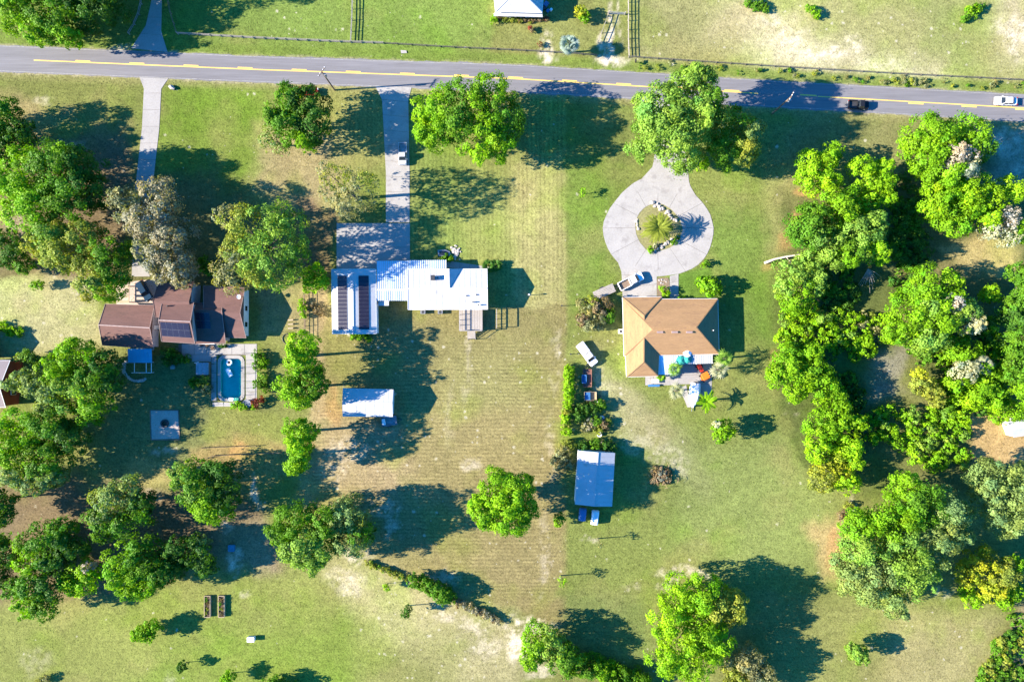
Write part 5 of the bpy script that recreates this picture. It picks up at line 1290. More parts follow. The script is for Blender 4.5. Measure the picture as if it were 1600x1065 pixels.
def trailer(label, px, py, ang, L, W, m, name='trailer', deck_z=.7, side=.0, dw=None, load=None):
    root = thing(name, U(px, py), label, 'trailer', rz=math.radians(ang))
    n = 6
    for i in range(n): MB().box((0, -W / 2 + W * (i + .5) / n, deck_z), (L, W / n - .03, .08)).build('plank', m, root, True)
    MB().box((0, 0, deck_z - .12), (L, W * .9, .12)).build('frame', M_dark, root, True)
    t = MB().bar((L / 2, -W * .3, deck_z - .12), (L / 2 + 1.2, 0, deck_z - .18), .1); t.bar((L / 2, W * .3, deck_z - .12), (L / 2 + 1.2, 0, deck_z - .18), .1); t.build('drawbar', M_dark, root, True)
    if side:
        for a in (-1, 1): MB().box((0, a * W / 2, deck_z + side / 2), (L, .06, side)).build('side_board', m, root, True)
        for a in (-1, 1): MB().box((a * L / 2, 0, deck_z + side / 2), (.06, W, side)).build('end_board', m, root, True)
    for a in (-1, 1): wheel(root, -.2, a * (W / 2 + .14), .33, .2); MB().box((-.2, a * (W / 2 + .14), .72), (.9, .28, .05)).build('mudguard', M_dark, root, True)
    return root
trailer('long wooden flatbed trailer behind the white pickup', 943.5, 456, 24, 4.9, 2.0, M_wood, name='flatbed_trailer')
tr = trailer('rusty trailer loaded with a dark tub beside the bright hedge', 917, 590, 90, 4.0, 1.9, M_rust, side=.35)
MB().rings([rrect(-.9, .9, .5, .2, .75), rrect(-.95, .95, .55, .2, 1.25), rrect(-.8, .8, .42, .15, 1.25), rrect(-.75, .75, .4, .15, .95)], cap1=True).build('dark_tub', M_blue_tarp, tr, True).location = (-0.2, .75, 0)
tr = trailer('small box trailer half filled with blue tarp', 921.5, 618, 0, 2.7, 1.9, M_wood_tan, side=.7, deck_z=.6)
MB().box((-.6, 0, .9), (1.2, 1.7, .4)).build('tarp', M_blue_tarp, tr, True)
tr = trailer('grey utility trailer beside the white barn', 609, 657, 8, 3.4, 2.0, M_grey, side=.4, deck_z=.6)
MB().box((-1.2, 0, .8), (.7, 1.4, .4)).build('toolbox', M_canvas, tr, True)
# covered carts below the shed
for lab, px, py, c, L in (('small blue-covered cart parked below the shed', 909.5, 802, M_blue_tarp, 2.9), ('small white covered cart right of the blue one', 929, 806.5, M_canvas, 3.3)):
    root = thing('covered_cart', U(px, py), lab, 'cart', rz=math.radians(84))
    MB().rings([rrect(-L / 2, L / 2, .78, .25, .45), rrect(-L / 2, L / 2, .85, .25, .8), rrect(-L / 2 + .1, L / 2 - .1, .74, .25, 1.35), rrect(-L / 2 + .3, L / 2 - .4, .5, .2, 1.5)]).build('cover', c, root, True)
    for sx in (-.8, .8):
        for sy in (-1, 1): wheel(root, sx, sy * .75, .28, .18)
    MB().box((0, 0, .42), (L, 1.3, .1)).build('chassis', M_dark, root, True)

# orange tractor
root = thing('tractor', U(1096, 582), 'orange tractor with red bonnet parked by the patio', 'tractor', rz=math.radians(117))
MB().rings([rrect(.3, 2.0, .42, .15, .6), rrect(.3, 2.0, .45, .15, 1.1), rrect(.3, 1.9, .38, .15, 1.3)]).build('bonnet', M_red, root, True)
MB().rings([rrect(-1.5, .4, .4, .1, .55), rrect(-1.5, .4, .45, .1, .95)]).build('chassis', M_dark, root, True)
MB().rings([rrect(-1.5, .1, .8, .15, 2.1), rrect(-1.5, .1, .85, .15, 2.18), rrect(-1.4, 0, .75, .15, 2.24)]).build('canopy', M_orange, root, True)
for sx in (-1.4, 0):
    for sy in (-.7, .7): MB().box((sx, sy, 1.5), (.07, .07, 1.25)).build('canopy_post', M_dark, root, True)
for sy in (-1, 1):
    wheel(root, -.9, sy * .8, .68, .4); wheel(root, 1.5, sy * .62, .42, .26)
    MB().box((-.9, sy * .8, 1.42), (.9, .45, .06)).build('fender', M_orange, root, True)
MB().box((-.6, 0, 1.05), (.5, .5, .12)).build('seat', M_black, root, True); MB().box((-.85, 0, 1.3), (.1, .5, .45)).build('backrest', M_black, root, True)
MB().tube([(.2, 0, 1.0), (-.1, 0, 1.45)], .03).build('steering_column', M_dark, root, True)
MB().cyl((1.1, .25, 1.25), .05, .7, 8).build('exhaust', M_dark, root, True)
MB().box((-1.9, 0, .5), (.6, 1.5, .15)).build('mower_deck', M_dark, root, True)

# covered boat on trailer
root = thing('covered_boat', U(1083, 616), 'boat under a white cover on its trailer beside the patio', 'boat', rz=math.radians(-97))
sec = []
for x, w_, z in ((-2.7, 1.05, 1.25), (-1.6, 1.25, 1.6), (-.2, 1.3, 1.85), (1.2, 1.1, 1.65), (2.2, .65, 1.45), (2.85, .12, 1.4)):
    sec.append([(x, -w_ * .5, .45), (x, -w_, .95), (x, -w_ * .55, z - .12), (x, 0, z), (x, w_ * .55, z - .12), (x, w_, .95), (x, w_ * .5, .45)])
MB().rings([s_ for s_ in sec]).build('cover', M_canvas, root, True)
MB().box((-2.8, 0, 1.0), (.4, .5, .8)).build('outboard_motor', M_dark, root, True)
MB().bar((-2.4, 0, .35), (3.8, 0, .35), .12).build('trailer_beam', M_grey, root, True)
for sy in (-1, 1): wheel(root, -.7, sy * 1.0, .33, .2)
o = MB().prism(PXL([(1062, 606), (1072, 601), (1080, 636), (1074, 636)]), 0, .03).build('gravel_strip', M_conc2); tag(o, 'pale concrete strip beside the covered boat', 'slab', kind='structure')

# ------------------------------------------------------------------ patio of the tan house
pt = slab_drive('patio', 'concrete patio behind the tan-roofed house', [(1029, 556), (1029, 600)], [(1112, 556), (1112, 600)], 3, M_conc, z=.05, zb=.003)
slab_drive('paver_walk', 'row of pale pavers south of the tan-roofed house wing', [(1008, 586.5), (1060, 586.5)], [(1008, 601.5), (1060, 601.5)], 4, M_conc2, gap=.12, z=.06, zb=.004, cat='path')
o = slab_drive('boat_pad', 'concrete pad right of the covered boat', [(1090, 600), (1090, 620)], [(1112, 600), (1112, 620)], 1, M_conc, z=.045, zb=.002)
root = thing('bench_table', U(1021, 598), 'white table and long dark bench on the pale pavers', 'table')
c = U(1023, 595); MB().box((c.x, c.y, .74), (1.6, .9, .06)).build('tabletop', M_canvas, root)
for sx in (-.7, .7):
    for sy in (-.35, .35): MB().box((c.x + sx, c.y + sy, .36), (.07, .07, .72)).build('leg', M_trim_white, root)
MB().box((c.x - .3, c.y - 1.0, .48), (2.6, .5, .06)).build('bench_seat', M_blue_tarp, root)
for sx in (-1.4, .8): MB().box((c.x + sx, c.y - 1.0, .22), (.08, .4, .45)).build('bench_leg', M_dark, root)
def umbrella(label, px, py, m, r=1.3, z=2.9, n=8):
    p = U(px, py, z); root = thing('parasol', (p.x, p.y, 0), label, 'parasol')
    q = MB(); ap = (p.x, p.y, z + .45)
    for k in range(n):
        a, b = 2 * math.pi * k / n, 2 * math.pi * (k + 1) / n
        q.rings([[ap, (p.x + r * math.cos(a), p.y + r * math.sin(a), z), (p.x + r * math.cos(b), p.y + r * math.sin(b), z)], [(ap[0], ap[1], ap[2] - .02), (p.x + r * math.cos(a), p.y + r * math.sin(a), z - .03), (p.x + r * math.cos(b), p.y + r * math.sin(b), z - .03)]])
    q.build('canopy', m, root)
    MB().cyl((p.x, p.y, 0), .04, z + .4, 8).build('pole', M_grey, root); MB().cyl((p.x, p.y, 0), .3, .12, 12).build('base', M_dark, root)
umbrella('teal green parasol on the patio of the tan house', 1064, 563, M_teal, 1.1)
umbrella('second teal parasol right of the first', 1074, 561, M_teal, 0.95)
umbrella('white parasol against the roof edge of the tan house', 1074, 551, M_canvas, 1.0, 3.2)
root = thing('air_conditioner', U(972, 516.5), 'round-fan air conditioner at the west wall of the tan house', 'air conditioner')
c = U(971.5, 517.5, .8); MB().box((c.x - .2, c.y, .42), (.95, .95, .84)).build('case', M_canvas, root); MB().cyl((c.x - .2, c.y, .84), .36, .04, 16).build('fan_grille', M_dark, root)

# stones of the palm bed
bed = MB().prism(PXL(INN), 0, 0.02).build('palm_bed', mat('bed_turf', (0.30, 0.28, 0.11), 1.0, 0.35, 2.5)); tag(bed, 'oval grass bed inside the ring drive', 'flower bed', kind='structure')
def rock_mesh(seed):
    rr = random.Random(seed); bm = bmesh.new(); bmesh.ops.create_icosphere(bm, subdivisions=1, radius=1)
    for v in bm.verts: v.co *= rr.uniform(.72, 1.15); v.co.z *= .7
    me = bpy.data.meshes.new('rock'); bm.to_mesh(me); bm.free(); me.materials.append(M_rock); return me
ROCKS = [rock_mesh(k) for k in range(5)]
def rocks(root, pts, rmin, rmax, name='rock'):
    for px, py in pts:
        o = bpy.data.objects.new(name, rnd.choice(ROCKS)); COL.objects.link(o)
        s_ = rnd.uniform(rmin, rmax); o.scale = (s_ * rnd.uniform(.8, 1.3), s_, s_ * .8); o.rotation_euler = (0, 0, rnd.uniform(0, 6))
        p = U(px, py) - WL[root.name]; o.location = (p.x, p.y, s_ * .3); o.parent = root
root = thing('rock_border', U(1045, 325), 'curved border of pale rocks along the upper right of the palm bed', 'rocks')
rocks(root, [(1019 + k * 3.4 + rnd.uniform(-1.5, 1.5), 318 + (k ** 1.5) * .75 + rnd.uniform(-1.5, 4)) for k in range(12)] * 2, .3, .6)
root = thing('rock_border', U(1035, 385), 'curved border of pale rocks along the lower right of the palm bed', 'rocks')
rocks(root, [(1022 + k * 3.2 + rnd.uniform(-1.5, 1.5), 391 - (k ** 1.35) * .7 + rnd.uniform(-4, 1.5)) for k in range(12)] * 2, .25, .5)
root = thing('rock_border', U(996, 350), 'few small stones at the left rim of the palm bed', 'rocks')
rocks(root, [(995 + rnd.uniform(-1, 3), 343 + k * 3) for k in range(6)], .2, .4)
T('bright ground cover at the lower right of the palm bed', 'bright', .8, [(1016, 390, 5), (1052, 378, 5), (1058, 370, 4, 'green'), (1024, 384, 5, 'cream')], leaf=.22, name='shrub', cat='shrub')
o = MB().prism(PXL([(1028, 434), (1044, 434), (1046, 440), (1046, 463), (1027, 463), (1026, 438)]), 0, .065).build('flower_bed', mat('bed_mulch', (0.27, 0.20, 0.13), 1.0, .3, 3)); tag(o, 'mulched planting bed beside the front walk', 'flower bed', kind='structure')
root = thing('garden_stones', U(1035, 440), 'ring of small stones in the bed beside the front walk', 'rocks'); rocks(root, [(1030, 438), (1034, 437), (1038, 438), (1041, 440), (1033, 442), (1036, 443)], .15, .3)

# rock pond north of the white house
root = thing('garden_pond', U(693, 395), 'small dark garden pond with grey rim north of the white house', 'pond')
MB().rings([[(*U(px, py)[:2], z) for px, py in ((684, 391), (695, 390), (703, 393), (703, 400), (694, 401), (685, 400))] for z in (0, .35)]).build('rim', M_grey, root)
MB().prism(PXL([(686.5, 392.5), (695, 392), (701, 394), (701, 398.5), (694, 399.5), (687, 398.5)]), .35, .37).build('pond_water', M_glass, root)
root = thing('rock_pile', U(713, 395), 'heap of white and grey stones beside the garden pond', 'rocks')
rocks(root, [(712 + rnd.gauss(0, 3.6), 394 + rnd.gauss(0, 4)) for _ in range(60)], .18, .38)
for lab, px in (('left box-shaped heat pump behind the white house', 661), ('right box-shaped heat pump behind the white house', 688)):
    root = thing('heat_pump', U(px, 488), lab, 'heat pump'); c = U(px, 487.5, .5)
    MB().box((c.x, c.y, .45), (1.1, .8, .9)).build('case', M_grey, root); MB().cyl((c.x, c.y, .9), .3, .04, 12).build('fan_grille', M_dark, root)

# ------------------------------------------------------------------ pool and its terrace
pool = thing('swimming_pool', U(360, 590), 'rounded turquoise swimming pool with pale coping', 'pool')
a, b = U(345.5, 560), U(377, 621.5)
def rr2(x0, x1, y0, y1, r, z, n=5):
    pts = []
    for cx, cy, a0 in ((x1 - r, y1 - r, 0), (x0 + r, y1 - r, 90), (x0 + r, y0 + r, 180), (x1 - r, y0 + r, 270)):
        for k in range(n + 1):
            t = math.radians(a0 + 90 * k / n); pts.append((cx + r * math.cos(t), cy + r * math.sin(t), z))
    return pts
i0 = rr2(a.x, b.x, b.y, a.y, .9, -.75); i1 = rr2(a.x, b.x, b.y, a.y, .9, .1); o1 = rr2(a.x - .75, b.x + .75, b.y - .75, a.y + .75, 1.5, .1); o0 = rr2(a.x - .75, b.x + .75, b.y - .75, a.y + .75, 1.5, -.02)
q = MB(); q.rings([i1, i0], cap0=False, cap1=True); q.build('basin', M_pool_tile, pool)
q = MB(); q.rings([o0, o1, i1], cap0=False, cap1=False); q.build('coping', M_conc2, pool)
MB().poly(rr2(a.x, b.x, b.y, a.y, .9, -.08)).build('water', M_water, pool)
MB().tube([(b.x - 1.0, b.y + .1, -.5), (b.x - 1.0, b.y + .1, .7), (b.x - 1.0, b.y - .5, .8), (b.x - 1.0, b.y - .5, .1)], .04).build('ladder', M_grey, pool)
pat = MB().prism(PXL([(279, 537), (402, 537), (402, 555), (279, 555)]), -.05, .015).build('pool_terrace', M_joint); tag(pat, 'pale slab terrace around the swimming pool', 'terrace', kind='structure')
def pslab(x0, y0, x1, y1, m=M_conc2):
    g = .25; MB().prism(PXL([(x0 + g, y0 + g), (x1 - g, y0 + g), (x1 - g, y1 - g), (x0 + g, y1 - g)]), 0, .045 + rnd.uniform(0, .01)).build('slab', m, pat)
for k in range(6): pslab(284 + k * 19.6, 537, 284 + (k + 1) * 19.6, 553.5)
for k in range(5): pslab(384, 553.5 + k * 14.5, 401.6, 553.5 + (k + 1) * 14.5, M_conc if k % 2 else M_conc2)
for k in range(5): pslab(330, 553.5 + k * 14.5, 338.5, 553.5 + (k + 1) * 14.5, M_conc)
for k in range(3): pslab(332 + k * 17.2, 628, 332 + (k + 1) * 17.2, 635)
pslab(300, 553.5, 330, 565, M_conc); pslab(285, 553.5, 300, 560, M_conc)
# floats
root = thing('pool_float', U(358.5, 566), 'round white float ring in the pool', 'pool float')
c = U(358.5, 566); q = MB(); ring = []
for k in range(17):
    t = 2 * math.pi * k / 16; ring.append((c.x + .55 * math.cos(t), c.y + .55 * math.sin(t), .0))
q.tube(ring, .2, 8); q.build('ring', M_canvas, root, smooth=True); MB().cyl((c.x, c.y, -.06), .45, .06, 14).build('seat', M_terracotta, root)
root = thing('pool_float', U(358, 581), 'white rectangular float mattress in the pool', 'pool float', rz=math.radians(-62))
for k in range(4): MB().rings([rrect(-.85 + k * .43, -.45 + k * .43, .5, .12, -.06), rrect(-.85 + k * .43, -.45 + k * .43, .5, .12, .1)]).build('air_cell', M_canvas, root, True)
MB().rings([rrect(.8, 1.05, .48, .1, 0), rrect(.8, 1.05, .48, .1, .2)]).build('pillow', M_canvas, root, True)
root = thing('pool_float', U(361, 624), 'white and green inflatable lying at the south end of the pool', 'pool float')
c = U(361, 623.5); MB().rings([[(c.x + x, c.y + y, z) for x, y in ((-.6, -.3), (.5, -.4), (.7, .3), (-.4, .4))] for z in (.1, .3)]).build('air_cell', M_canvas, root)
c = U(369.5, 623.5); MB().rings([[(c.x + x, c.y + y, z) for x, y in ((-.6, -.3), (.5, -.3), (.6, .3), (-.4, .4))] for z in (.1, .28)]).build('air_cell', M_teal, root)
def round_table(label, px, py, r=.5, m=M_wood_brown, h=.7):
    root = thing('round_table', U(px, py), label, 'table'); c = U(px, py)
    MB().lathe((c.x, c.y, 0), [(.3, 0.05), (.3, .09), (.05, .12), (.05, h - .06), (r, h - .05), (r, h)], 14).build('tabletop', m, root); MB().cyl((c.x, c.y, h), r * .35, .12, 10).build('bowl', M_terracotta, root)
round_table('left round wooden table on the pool terrace', 325.5, 540); round_table('right round wooden table on the pool terrace', 333.8, 543.5)
round_table('small dark table near the porch awning', 316.5, 539, .38, M_dark)
root = thing('round_tub', U(387, 630), 'round grey tub at the southeast corner of the pool', 'tub'); c = U(387, 630); MB().lathe((c.x, c.y, 0), [(.8, 0), (.9, .6), (.95, .62), (.8, .62), (.75, .5)], 16).build('shell', M_grey, root)
for k, nm in enumerate(('first', 'second', 'third')):
    c = U(344.5 + k * 5, 541.3); root = thing('planter_pot', c, f'{nm} dark planter pot from the left on the terrace wall side', 'pot')
    MB().lathe((c.x, c.y, 0), [(.2, 0), (.3, .5), (.34, .52), (.26, .52), (.22, .4)], 10).build('pot', M_dark, root); V_, C_ = leaf_cloud([(c.x, c.y, .65, .25, .22, 'dark')], .14, .6, .5); leaf_mesh('leaves', V_, C_, root)
root = thing('hot_tub', U(319, 576), 'square hot tub with grey-blue folded cover', 'hot tub'); c = U(319, 575.5)
MB().rings([rr2(c.x - 1.5, c.x + 1.5, c.y - 1.4, c.y + 1.4, .3, 0), rr2(c.x - 1.5, c.x + 1.5, c.y - 1.4, c.y + 1.4, .3, .85)]).build('cabinet', M_wood_brown, root)
for sx in (-1, 1): MB().rings([rr2(c.x + (-1.45 if sx < 0 else .02), c.x + (-.02 if sx < 0 else 1.45), c.y - 1.4, c.y + 1.4, .2, .85), rr2(c.x + (-1.4 if sx < 0 else .02), c.x + (-.02 if sx < 0 else 1.4), c.y - 1.35, c.y + 1.35, .2, .98)]).build('cover', M_grey, root)
MB().tube([(c.x - 1.6, c.y + 1.3, .2), (c.x - 1.6, c.y + 1.3, 1.2), (c.x - .6, c.y + 1.5, 1.3)], .05).build('cover_lifter', M_canvas, root)
root = thing('side_crate', U(271, 573), 'pale wooden crate on the shaded lawn behind the house', 'crate'); c = U(271, 573)
for k in range(4): MB().box((c.x - .36 + k * .24, c.y, .5), (.2, .95, .05)).build('slat', M_wood, root)
MB().box((c.x, c.y, .24), (.85, .85, .46)).build('box', M_wood, root)
# stepping arc around shelter
root = thing('stone_edging', U(212, 588), 'curved edging of grey stones around the awning shelter', 'rocks')
rocks(root, [(216 + 22 * math.cos(math.radians(t)), 575 + 20 * math.sin(math.radians(t))) for t in range(60, 215, 9)], .35, .55)
# fire pit
root = thing('fire_pit', U(257.5, 662), 'square gravel fire pit pad with dark ring in the middle', 'fire pit')
MB().prism(PXL([(235.5, 641), (278, 641), (280.5, 685), (237, 686)]), 0, .03).build('gravel_pad', M_gravel, root)
for p, r in (((235, 640.5), (279, 640.5)), ((279, 641), (281, 686)), ((281, 686.5), (236.5, 687)), ((236, 686), (234.7, 641))): MB().bar(U(*p, .06), U(*r, .06), .2, .16).build('edge_timber', M_wood_brown, root)
c = U(258, 661); n = 12
for k in range(n):
    t = 2 * math.pi * k / n; MB().box((c.x + .75 * math.cos(t), c.y + .75 * math.sin(t), .22), (.3, .36, .4), t).build('stone_block', M_dark, root)
MB().cyl((c.x, c.y, .02), .68, .06, 14).build('ash_bed', M_soil, root)
# slatted pergola by garage
root = thing('slatted_pergola', U(191, 460), 'tan slatted timber pergola beside the navy car', 'pergola')
for y in (448, 454.5, 463, 471): MB().bar(U(183, y, 1.6), U(202, y, 1.6), .5, .1).build('slat', M_wood_tan, root)
for x in (183.5, 201.5):
    MB().bar(U(x, 446, 1.5), U(x, 473, 1.5), .1, .12).build('beam', M_wood_tan, root)
    for y in (447, 472): MB().box((*U(x, y, 1.5)[:2], .75), (.12, .12, 1.5)).build('post', M_wood_tan, root)
o = MB().prism(PXL([(200, 440), (245, 436), (243, 477), (182, 476), (182, 450)]), 0, .012).build('gravel_yard', M_gravel); tag(o, 'tan gravel yard in front of the garage', 'gravel', kind='structure')

# ------------------------------------------------------------------ fences, poles, small outdoor things
def fence(label, pts, step, h, rails, m, mrail=None, w=.14, rw=.09, name='fence', wire=False):
    P_ = [U(*p) for p in pts]; L = sum((a - b).length for a, b in zip(P_, P_[1:])); n = max(1, int(L / step))
    rp = resample([(p.x, p.y) for p in P_], n)
    root = thing(name, (rp[0].x, rp[0].y, 0), label, 'fence')
    me = None
    for p in rp:
        if me is None:
            o = MB().box((0, 0, h / 2), (w, w, h)).build('post', m, root, True); me = o.data
        else: o = bpy.data.objects.new('post', me); COL.objects.link(o); o.parent = root
        o.location = (p.x - rp[0].x, p.y - rp[0].y, 0); o.rotation_euler = (rnd.uniform(-.03, .03), rnd.uniform(-.03, .03), rnd.uniform(-.2, .2))
    for z in rails:
        if wire:
            MB().tube([(p.x, p.y, z * h) for p in rp], rw, 4).build('wire', mrail or m, root)
        else:
            for a, b in zip(rp, rp[1:]): MB().bar((a.x, a.y, z * h), (b.x, b.y, z * h + rnd.uniform(-.03, .03)), .05, rw).build('rail', mrail or m, root)
fence('weathered post and rail fence north of the road, left part', [(279, 54), (400, 61), (548, 67.5), (600, 69)], 2.4, 1.2, (.35, .65, .95), M_wood, rw=.16)
fence('wire fence between the road and the top edge house', [(600, 69), (700, 75), (800, 79.5), (884, 84), (932, 88)], 3.2, 1.1, (.4, .7, .95), M_wire, wire=True, rw=.035, w=.1)
fence('long wire fence along the sandy pasture', [(982, 90), (1100, 98), (1200, 104.5), (1400, 116.5), (1620, 127.5)], 3.2, 1.1, (.4, .7, .95), M_wire, wire=True, rw=.035, w=.1)
fence('plank fence running up to the top edge, left pasture', [(549, 67), (551, 30), (552, -20)], 2.4, 1.15, (.35, .65, .95), M_wood, rw=.14)
fence('dark fence along the right side of the shaded north drive', [(262, -10), (268, 20), (278, 53)], 2.0, 1.1, (.5, .95), M_wood_brown, rw=.14)
fence('grey fence along the left side of the shaded north drive', [(223, -10), (222, 15), (214, 35), (203, 54)], 2.0, 1.0, (.5, .95), M_grey, rw=.18)
fence('post and rail fence on the left side of the dirt track', [(950, 22), (943, 44), (934, 67)], 2.0, 1.2, (.5, .95), M_wood, rw=.12)
fence('post and rail fence on the right side of the dirt track', [(981, -10), (981, 25), (981, 60), (982, 90)], 2.0, 1.2, (.35, .65, .95), M_wood, rw=.12)
fence('dark wire fence between the brown house yard and solar garage', [(477, 458), (478, 490), (478, 526)], 2.2, 1.3, (.3, .6, .95), M_wood_brown, wire=True, rw=.05, w=.12)
fence('split rail fence across the lower yard of the brown house', [(305, 722), (330, 711), (370, 709), (440, 706)], 2.4, 1.1, (.5, .95), M_wood_brown, rw=.12)
fence('upper rail fence below the fire pit', [(318, 699), (360, 697), (402, 696)], 2.4, .9, (.9,), M_wood_brown, rw=.12)
fence('slim black safety fence on the right side of the pool', [(382.5, 552), (383, 590), (382.5, 628)], 1.5, 1.2, (.95,), M_dark, wire=True, rw=.03, w=.06)
fence('slim black safety fence on the left side of the pool', [(334, 558), (334, 595), (333, 632)], 1.5, 1.2, (.95,), M_dark, wire=True, rw=.03, w=.06)
# track gate
root = thing('field_gate', U(963, 22), 'tubular farm gate across the dirt track at the top', 'gate')
a, b = U(951, 22.5), U(976, 23.5)
for k in range(5): MB().tube([(a.x, a.y, .25 + k * .24), (b.x, b.y, .25 + k * .24)], .035, 6).build('bar', M_grey, root)
for p in (a, b): MB().box((p.x, p.y, .7), (.18, .18, 1.4)).build('gate_post', M_wood, root)
# utility poles
def pole(label, px, py, h, arm_ang, lamp=True):
    p = U(px, py); root = thing('utility_pole', p, label, 'utility pole')
    MB().tube([(p.x, p.y, -.2), (p.x, p.y, h)], [.2, .13], 10).build('shaft', M_wood_brown, root)
    c, s_ = math.cos(arm_ang), math.sin(arm_ang)
    for z in (h - .3,): MB().bar((p.x - 1.2 * c, p.y - 1.2 * s_, z), (p.x + 1.2 * c, p.y + 1.2 * s_, z), .14, .16).build('crossarm', M_wood_brown, root)
    for t in (-1.1, -.5, .5, 1.1): MB().lathe((p.x + t * c, p.y + t * s_, h - .22), [(.04, 0), (.09, .1), (.05, .2), (.08, .26), (.02, .3)], 8).build('insulator', M_trim_white, root)
    MB().cyl((p.x + .35, p.y - .1, h - 2.2), .26, .95, 12).build('transformer', M_grey, root)
pole('leaning-looking wooden utility pole at the roadside by the straight drive', 523, 141, 10.5, math.radians(55))
pole('wooden utility pole in the tree shade at the roadside', 1207, 177, 10, math.radians(60))
def yard_post(label, px, py, h, m=M_wood_brown, top=None):
    p = U(px, py); root = thing('yard_post', p, label, 'post')
    MB().tube([(p.x, p.y, -.1), (p.x, p.y, h)], .07, 8).build('shaft', m, root)
    MB().box((p.x, p.y, h), (.34, .3, .22)).build('lamp_head' if top else 'cap', top or m, root)
yard_post('white-topped lamp post right of the white house', 826, 461, 1.7, M_trim_white, M_trim_white)
yard_post('dark post at the boundary of the two lawns', 877, 478, 1.6, M_dark)
yard_post('short post on the grass left of the white pickup', 891, 553, .9, M_dark)
# boulders, mailbox, slab
o = bpy.data.objects.new('boulder', ROCKS[1]); COL.objects.link(o); o.location = U(269.5, 137) + Vector((0, 0, .3)); o.scale = (.9, .62, .75); o.rotation_euler = (0, 0, -.6); tag(o, 'beige boulder beside the mouth of the narrow drive', 'boulder')
p = U(992, 98); root = thing('mailbox', p, 'black mailbox on a post at the mouth of the dirt track', 'mailbox'); MB().box((p.x, p.y, .5), (.1, .1, 1.0)).build('post', M_wood_brown, root)
MB().rings([[(p.x + x, p.y - .35 + y, 1.0 + z) for x, z in ((-.17, 0), (.17, 0), (.17, .2), (.1, .33), (-.1, .33), (-.17, .2))] for y in (0, .7)]).build('box', M_black, root)
o = MB().rings([[(*U(px, py)[:2], z) for px, py in ((626, 79), (635, 79.5), (636, 83.5), (627, 84))] for z in (0, .15)]).build('utility_slab', M_conc2); tag(o, 'small pale utility slab in the grass beside the wire fence', 'slab')
# track
o = None
# raised garden beds
for lab, x in (('left raised garden bed with dark soil on the lower left meadow', 320), ('right raised garden bed with dark soil on the lower left meadow', 342)):
    x1 = x + 9; root = thing('raised_bed', U(x + 4, 946), lab, 'garden bed', group=None)
    for p, r in (((x, 930), (x1, 930)), ((x1, 930), (x1, 963)), ((x1, 963), (x, 963)), ((x, 963), (x, 930))): MB().bar(U(*p, .3), U(*r, .3), .12, .6).build('board', M_wood_tan, root)
    MB().prism(PXL([(x + .5, 930.5), (x1 - .5, 930.5), (x1 - .5, 962.5), (x + .5, 962.5)]), 0, .4).build('soil', M_soil, root)
    V_, C_ = leaf_cloud([(*U(x + 4.5, y)[:2], .5, .35, .25, rnd.choice(['green', 'brown', 'olive'])) for y in (935, 942, 950, 957)], .18, .5, .5); leaf_mesh('plants', V_, C_, root)
root = thing('white_hive', U(394, 996), 'small white box with orange band on the lower left meadow', 'box'); c = U(394, 996)
MB().box((c.x, c.y, .45), (1.5, 1.0, .9)).build('box', M_canvas, root); MB().box((c.x, c.y - .02, .62), (1.52, 1.05, .15)).build('band', M_terracotta, root); MB().box((c.x, c.y, .93), (1.6, 1.1, .08)).build('lid', M_canvas, root)
root = thing('blue_barrel', U(363, 855), 'blue plastic tub in the shade right of the lower left grove', 'tub'); c = U(363, 855); MB().rings([rr2(c.x - .7, c.x + .7, c.y - .7, c.y + .7, .25, 0), rr2(c.x - .75, c.x + .75, c.y - .75, c.y + .75, .25, .6)]).build('shell', mat('blue_plastic', (.06, .32, .55), .5), root)
# burn pile
root = thing('brush_pile', U(1031, 742), 'oval heap of brown branches and debris beside the shed', 'brush pile')
V_, C_ = leaf_cloud([(*U(1025, 735)[:2], .4, 1.2, .7, 'brown'), (*U(1033, 742)[:2], .5, 1.4, .9, 'moss'), (*U(1040, 748)[:2], .35, 1.2, .7, 'brown'), (*U(1024, 750)[:2], .3, 1.1, .6, 'brown'), (*U(1042, 738)[:2], .35, 1.1, .6, 'brown')], .3, .8, .35); leaf_mesh('debris', V_, C_, root)
q = MB()
for k in range(70):
    p = U(1032 + rnd.gauss(0, 8), 742 + rnd.gauss(0, 6.5), 0); t = rnd.uniform(0, 6.3); l_ = rnd.uniform(.6, 1.8); z = rnd.uniform(.3, 1.3)
    q.tube([(p.x, p.y, z), (p.x + l_ * .5 * math.cos(t), p.y + l_ * .5 * math.sin(t), z + .15), (p.x + l_ * math.cos(t), p.y + l_ * math.sin(t), max(.05, z - .25))], [.05, .04, .015], 4)
o = q.build('branches', mat('dry_branch', (.46, .30, .17), .95, .4, 3), root); o['kind'] = 'stuff'
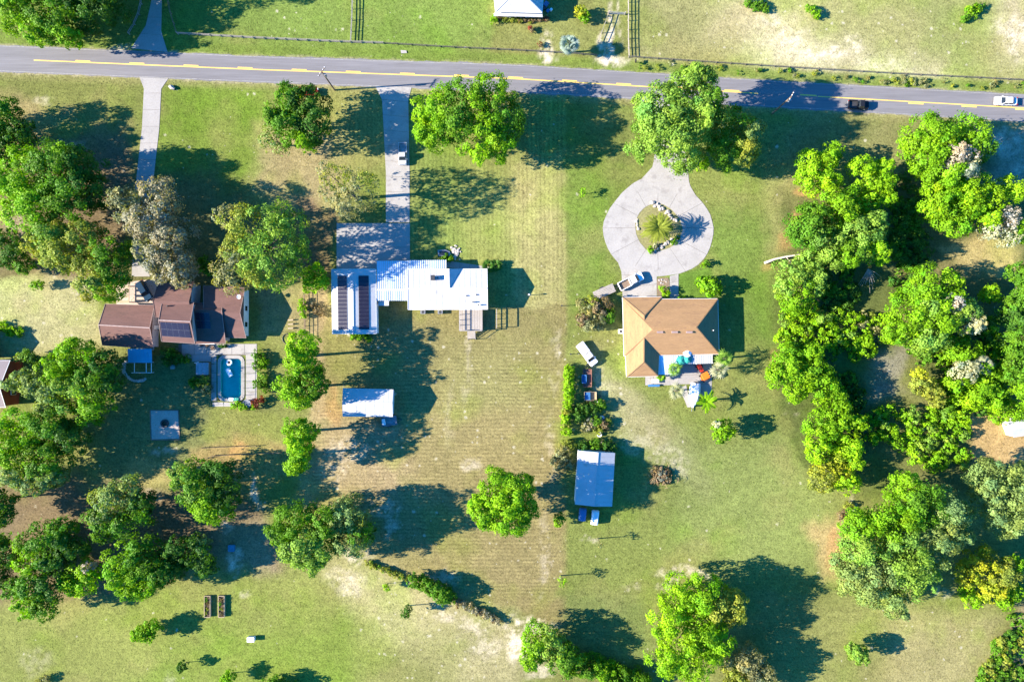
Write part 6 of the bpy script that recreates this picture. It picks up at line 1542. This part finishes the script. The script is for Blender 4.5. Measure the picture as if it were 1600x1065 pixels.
# garden bed clutter
for lab, px, py, m in (('blue and white bucket at the upper edge of the garden bed', 940, 652, M_blue_tarp), ('white and blue watering trough below the garden bed', 936, 678, M_canvas)):
    root = thing('bucket', U(px, py), lab, 'bucket'); c = U(px, py); MB().lathe((c.x, c.y, 0), [(.35, 0), (.5, .6), (.55, .62), (.45, .62), (.4, .4)], 12).build('shell', m, root); MB().tube([(c.x - .5, c.y, .6), (c.x, c.y + .1, .95), (c.x + .5, c.y, .6)], .03, 5).build('handle', M_grey, root)
def torus(name, label, px, py, R, r, m, cat):
    c = U(px, py); q = MB(); q.tube([(c.x + R * math.cos(2 * math.pi * k / 16), c.y + R * math.sin(2 * math.pi * k / 16), r) for k in range(17)], r, 6); o = q.build(name, m, smooth=True); tag(o, label, cat)
torus('pale_tyre', 'pale ring-shaped tyre lying beside the small box trailer', 934.5, 629, .28, .1, M_canvas, 'tyre')
torus('hoop', 'dark hoop lying on the grass beside the brown house yard', 449, 529, 1.1, .08, M_dark, 'hoop')
for lab, y in (('upper log bench in the yard by the wire fence', 500), ('middle log bench in the yard by the wire fence', 506.5), ('lower log bench in the yard by the wire fence', 513)):
    root = thing('log_bench', U(456, y), lab, 'bench'); a, b = U(450, y, .45), U(458, y - .5, .45); MB().bar(a, b, .3, .12).build('seat', M_wood_tan, root)
    for p in (a, b): MB().box((p.x, p.y, .2), (.15, .25, .4)).build('leg', M_wood_brown, root)
# flower ring and pots near the top house
for lab, px, py in (('small red-leaved plant in a sandy ring south of the top house', 829, 45), ('small dark plant near the wire fence south of the top house', 843, 70), ('reddish bush at the corner of the top house', 853, 28)):
    T(lab, 'red', .9, [(px, py, 3.2), (px + 2, py + 2, 2.4, 'brown')], leaf=.2, name='shrub', cat='shrub')
root = thing('junk_pile', U(856, 12), 'blue and dark clutter in the shade of the top house', 'clutter'); 
for px, py, m, s_ in ((853, 8, M_blue_tarp, .9), (861, 16, M_canvas, .5), (856, 18, M_blue_tarp, .6), (850, 14, M_dark, .7)): c = U(px, py); MB().box((c.x, c.y, s_ * .4), (s_ * 1.2, s_, s_ * .8), rnd.uniform(0, 1)).build('bin', m, root)
T('green bush at the southwest corner of the top house', 'lime', 1.4, [(772, 30, 5), (768, 33, 3)], leaf=.25, name='shrub', cat='shrub')
hedge('low flower border along the porch of the top edge house', [(778, 31), (800, 31), (822, 32), (845, 30)], .9, .6, 'olive', leaf=.22, col2='brown')
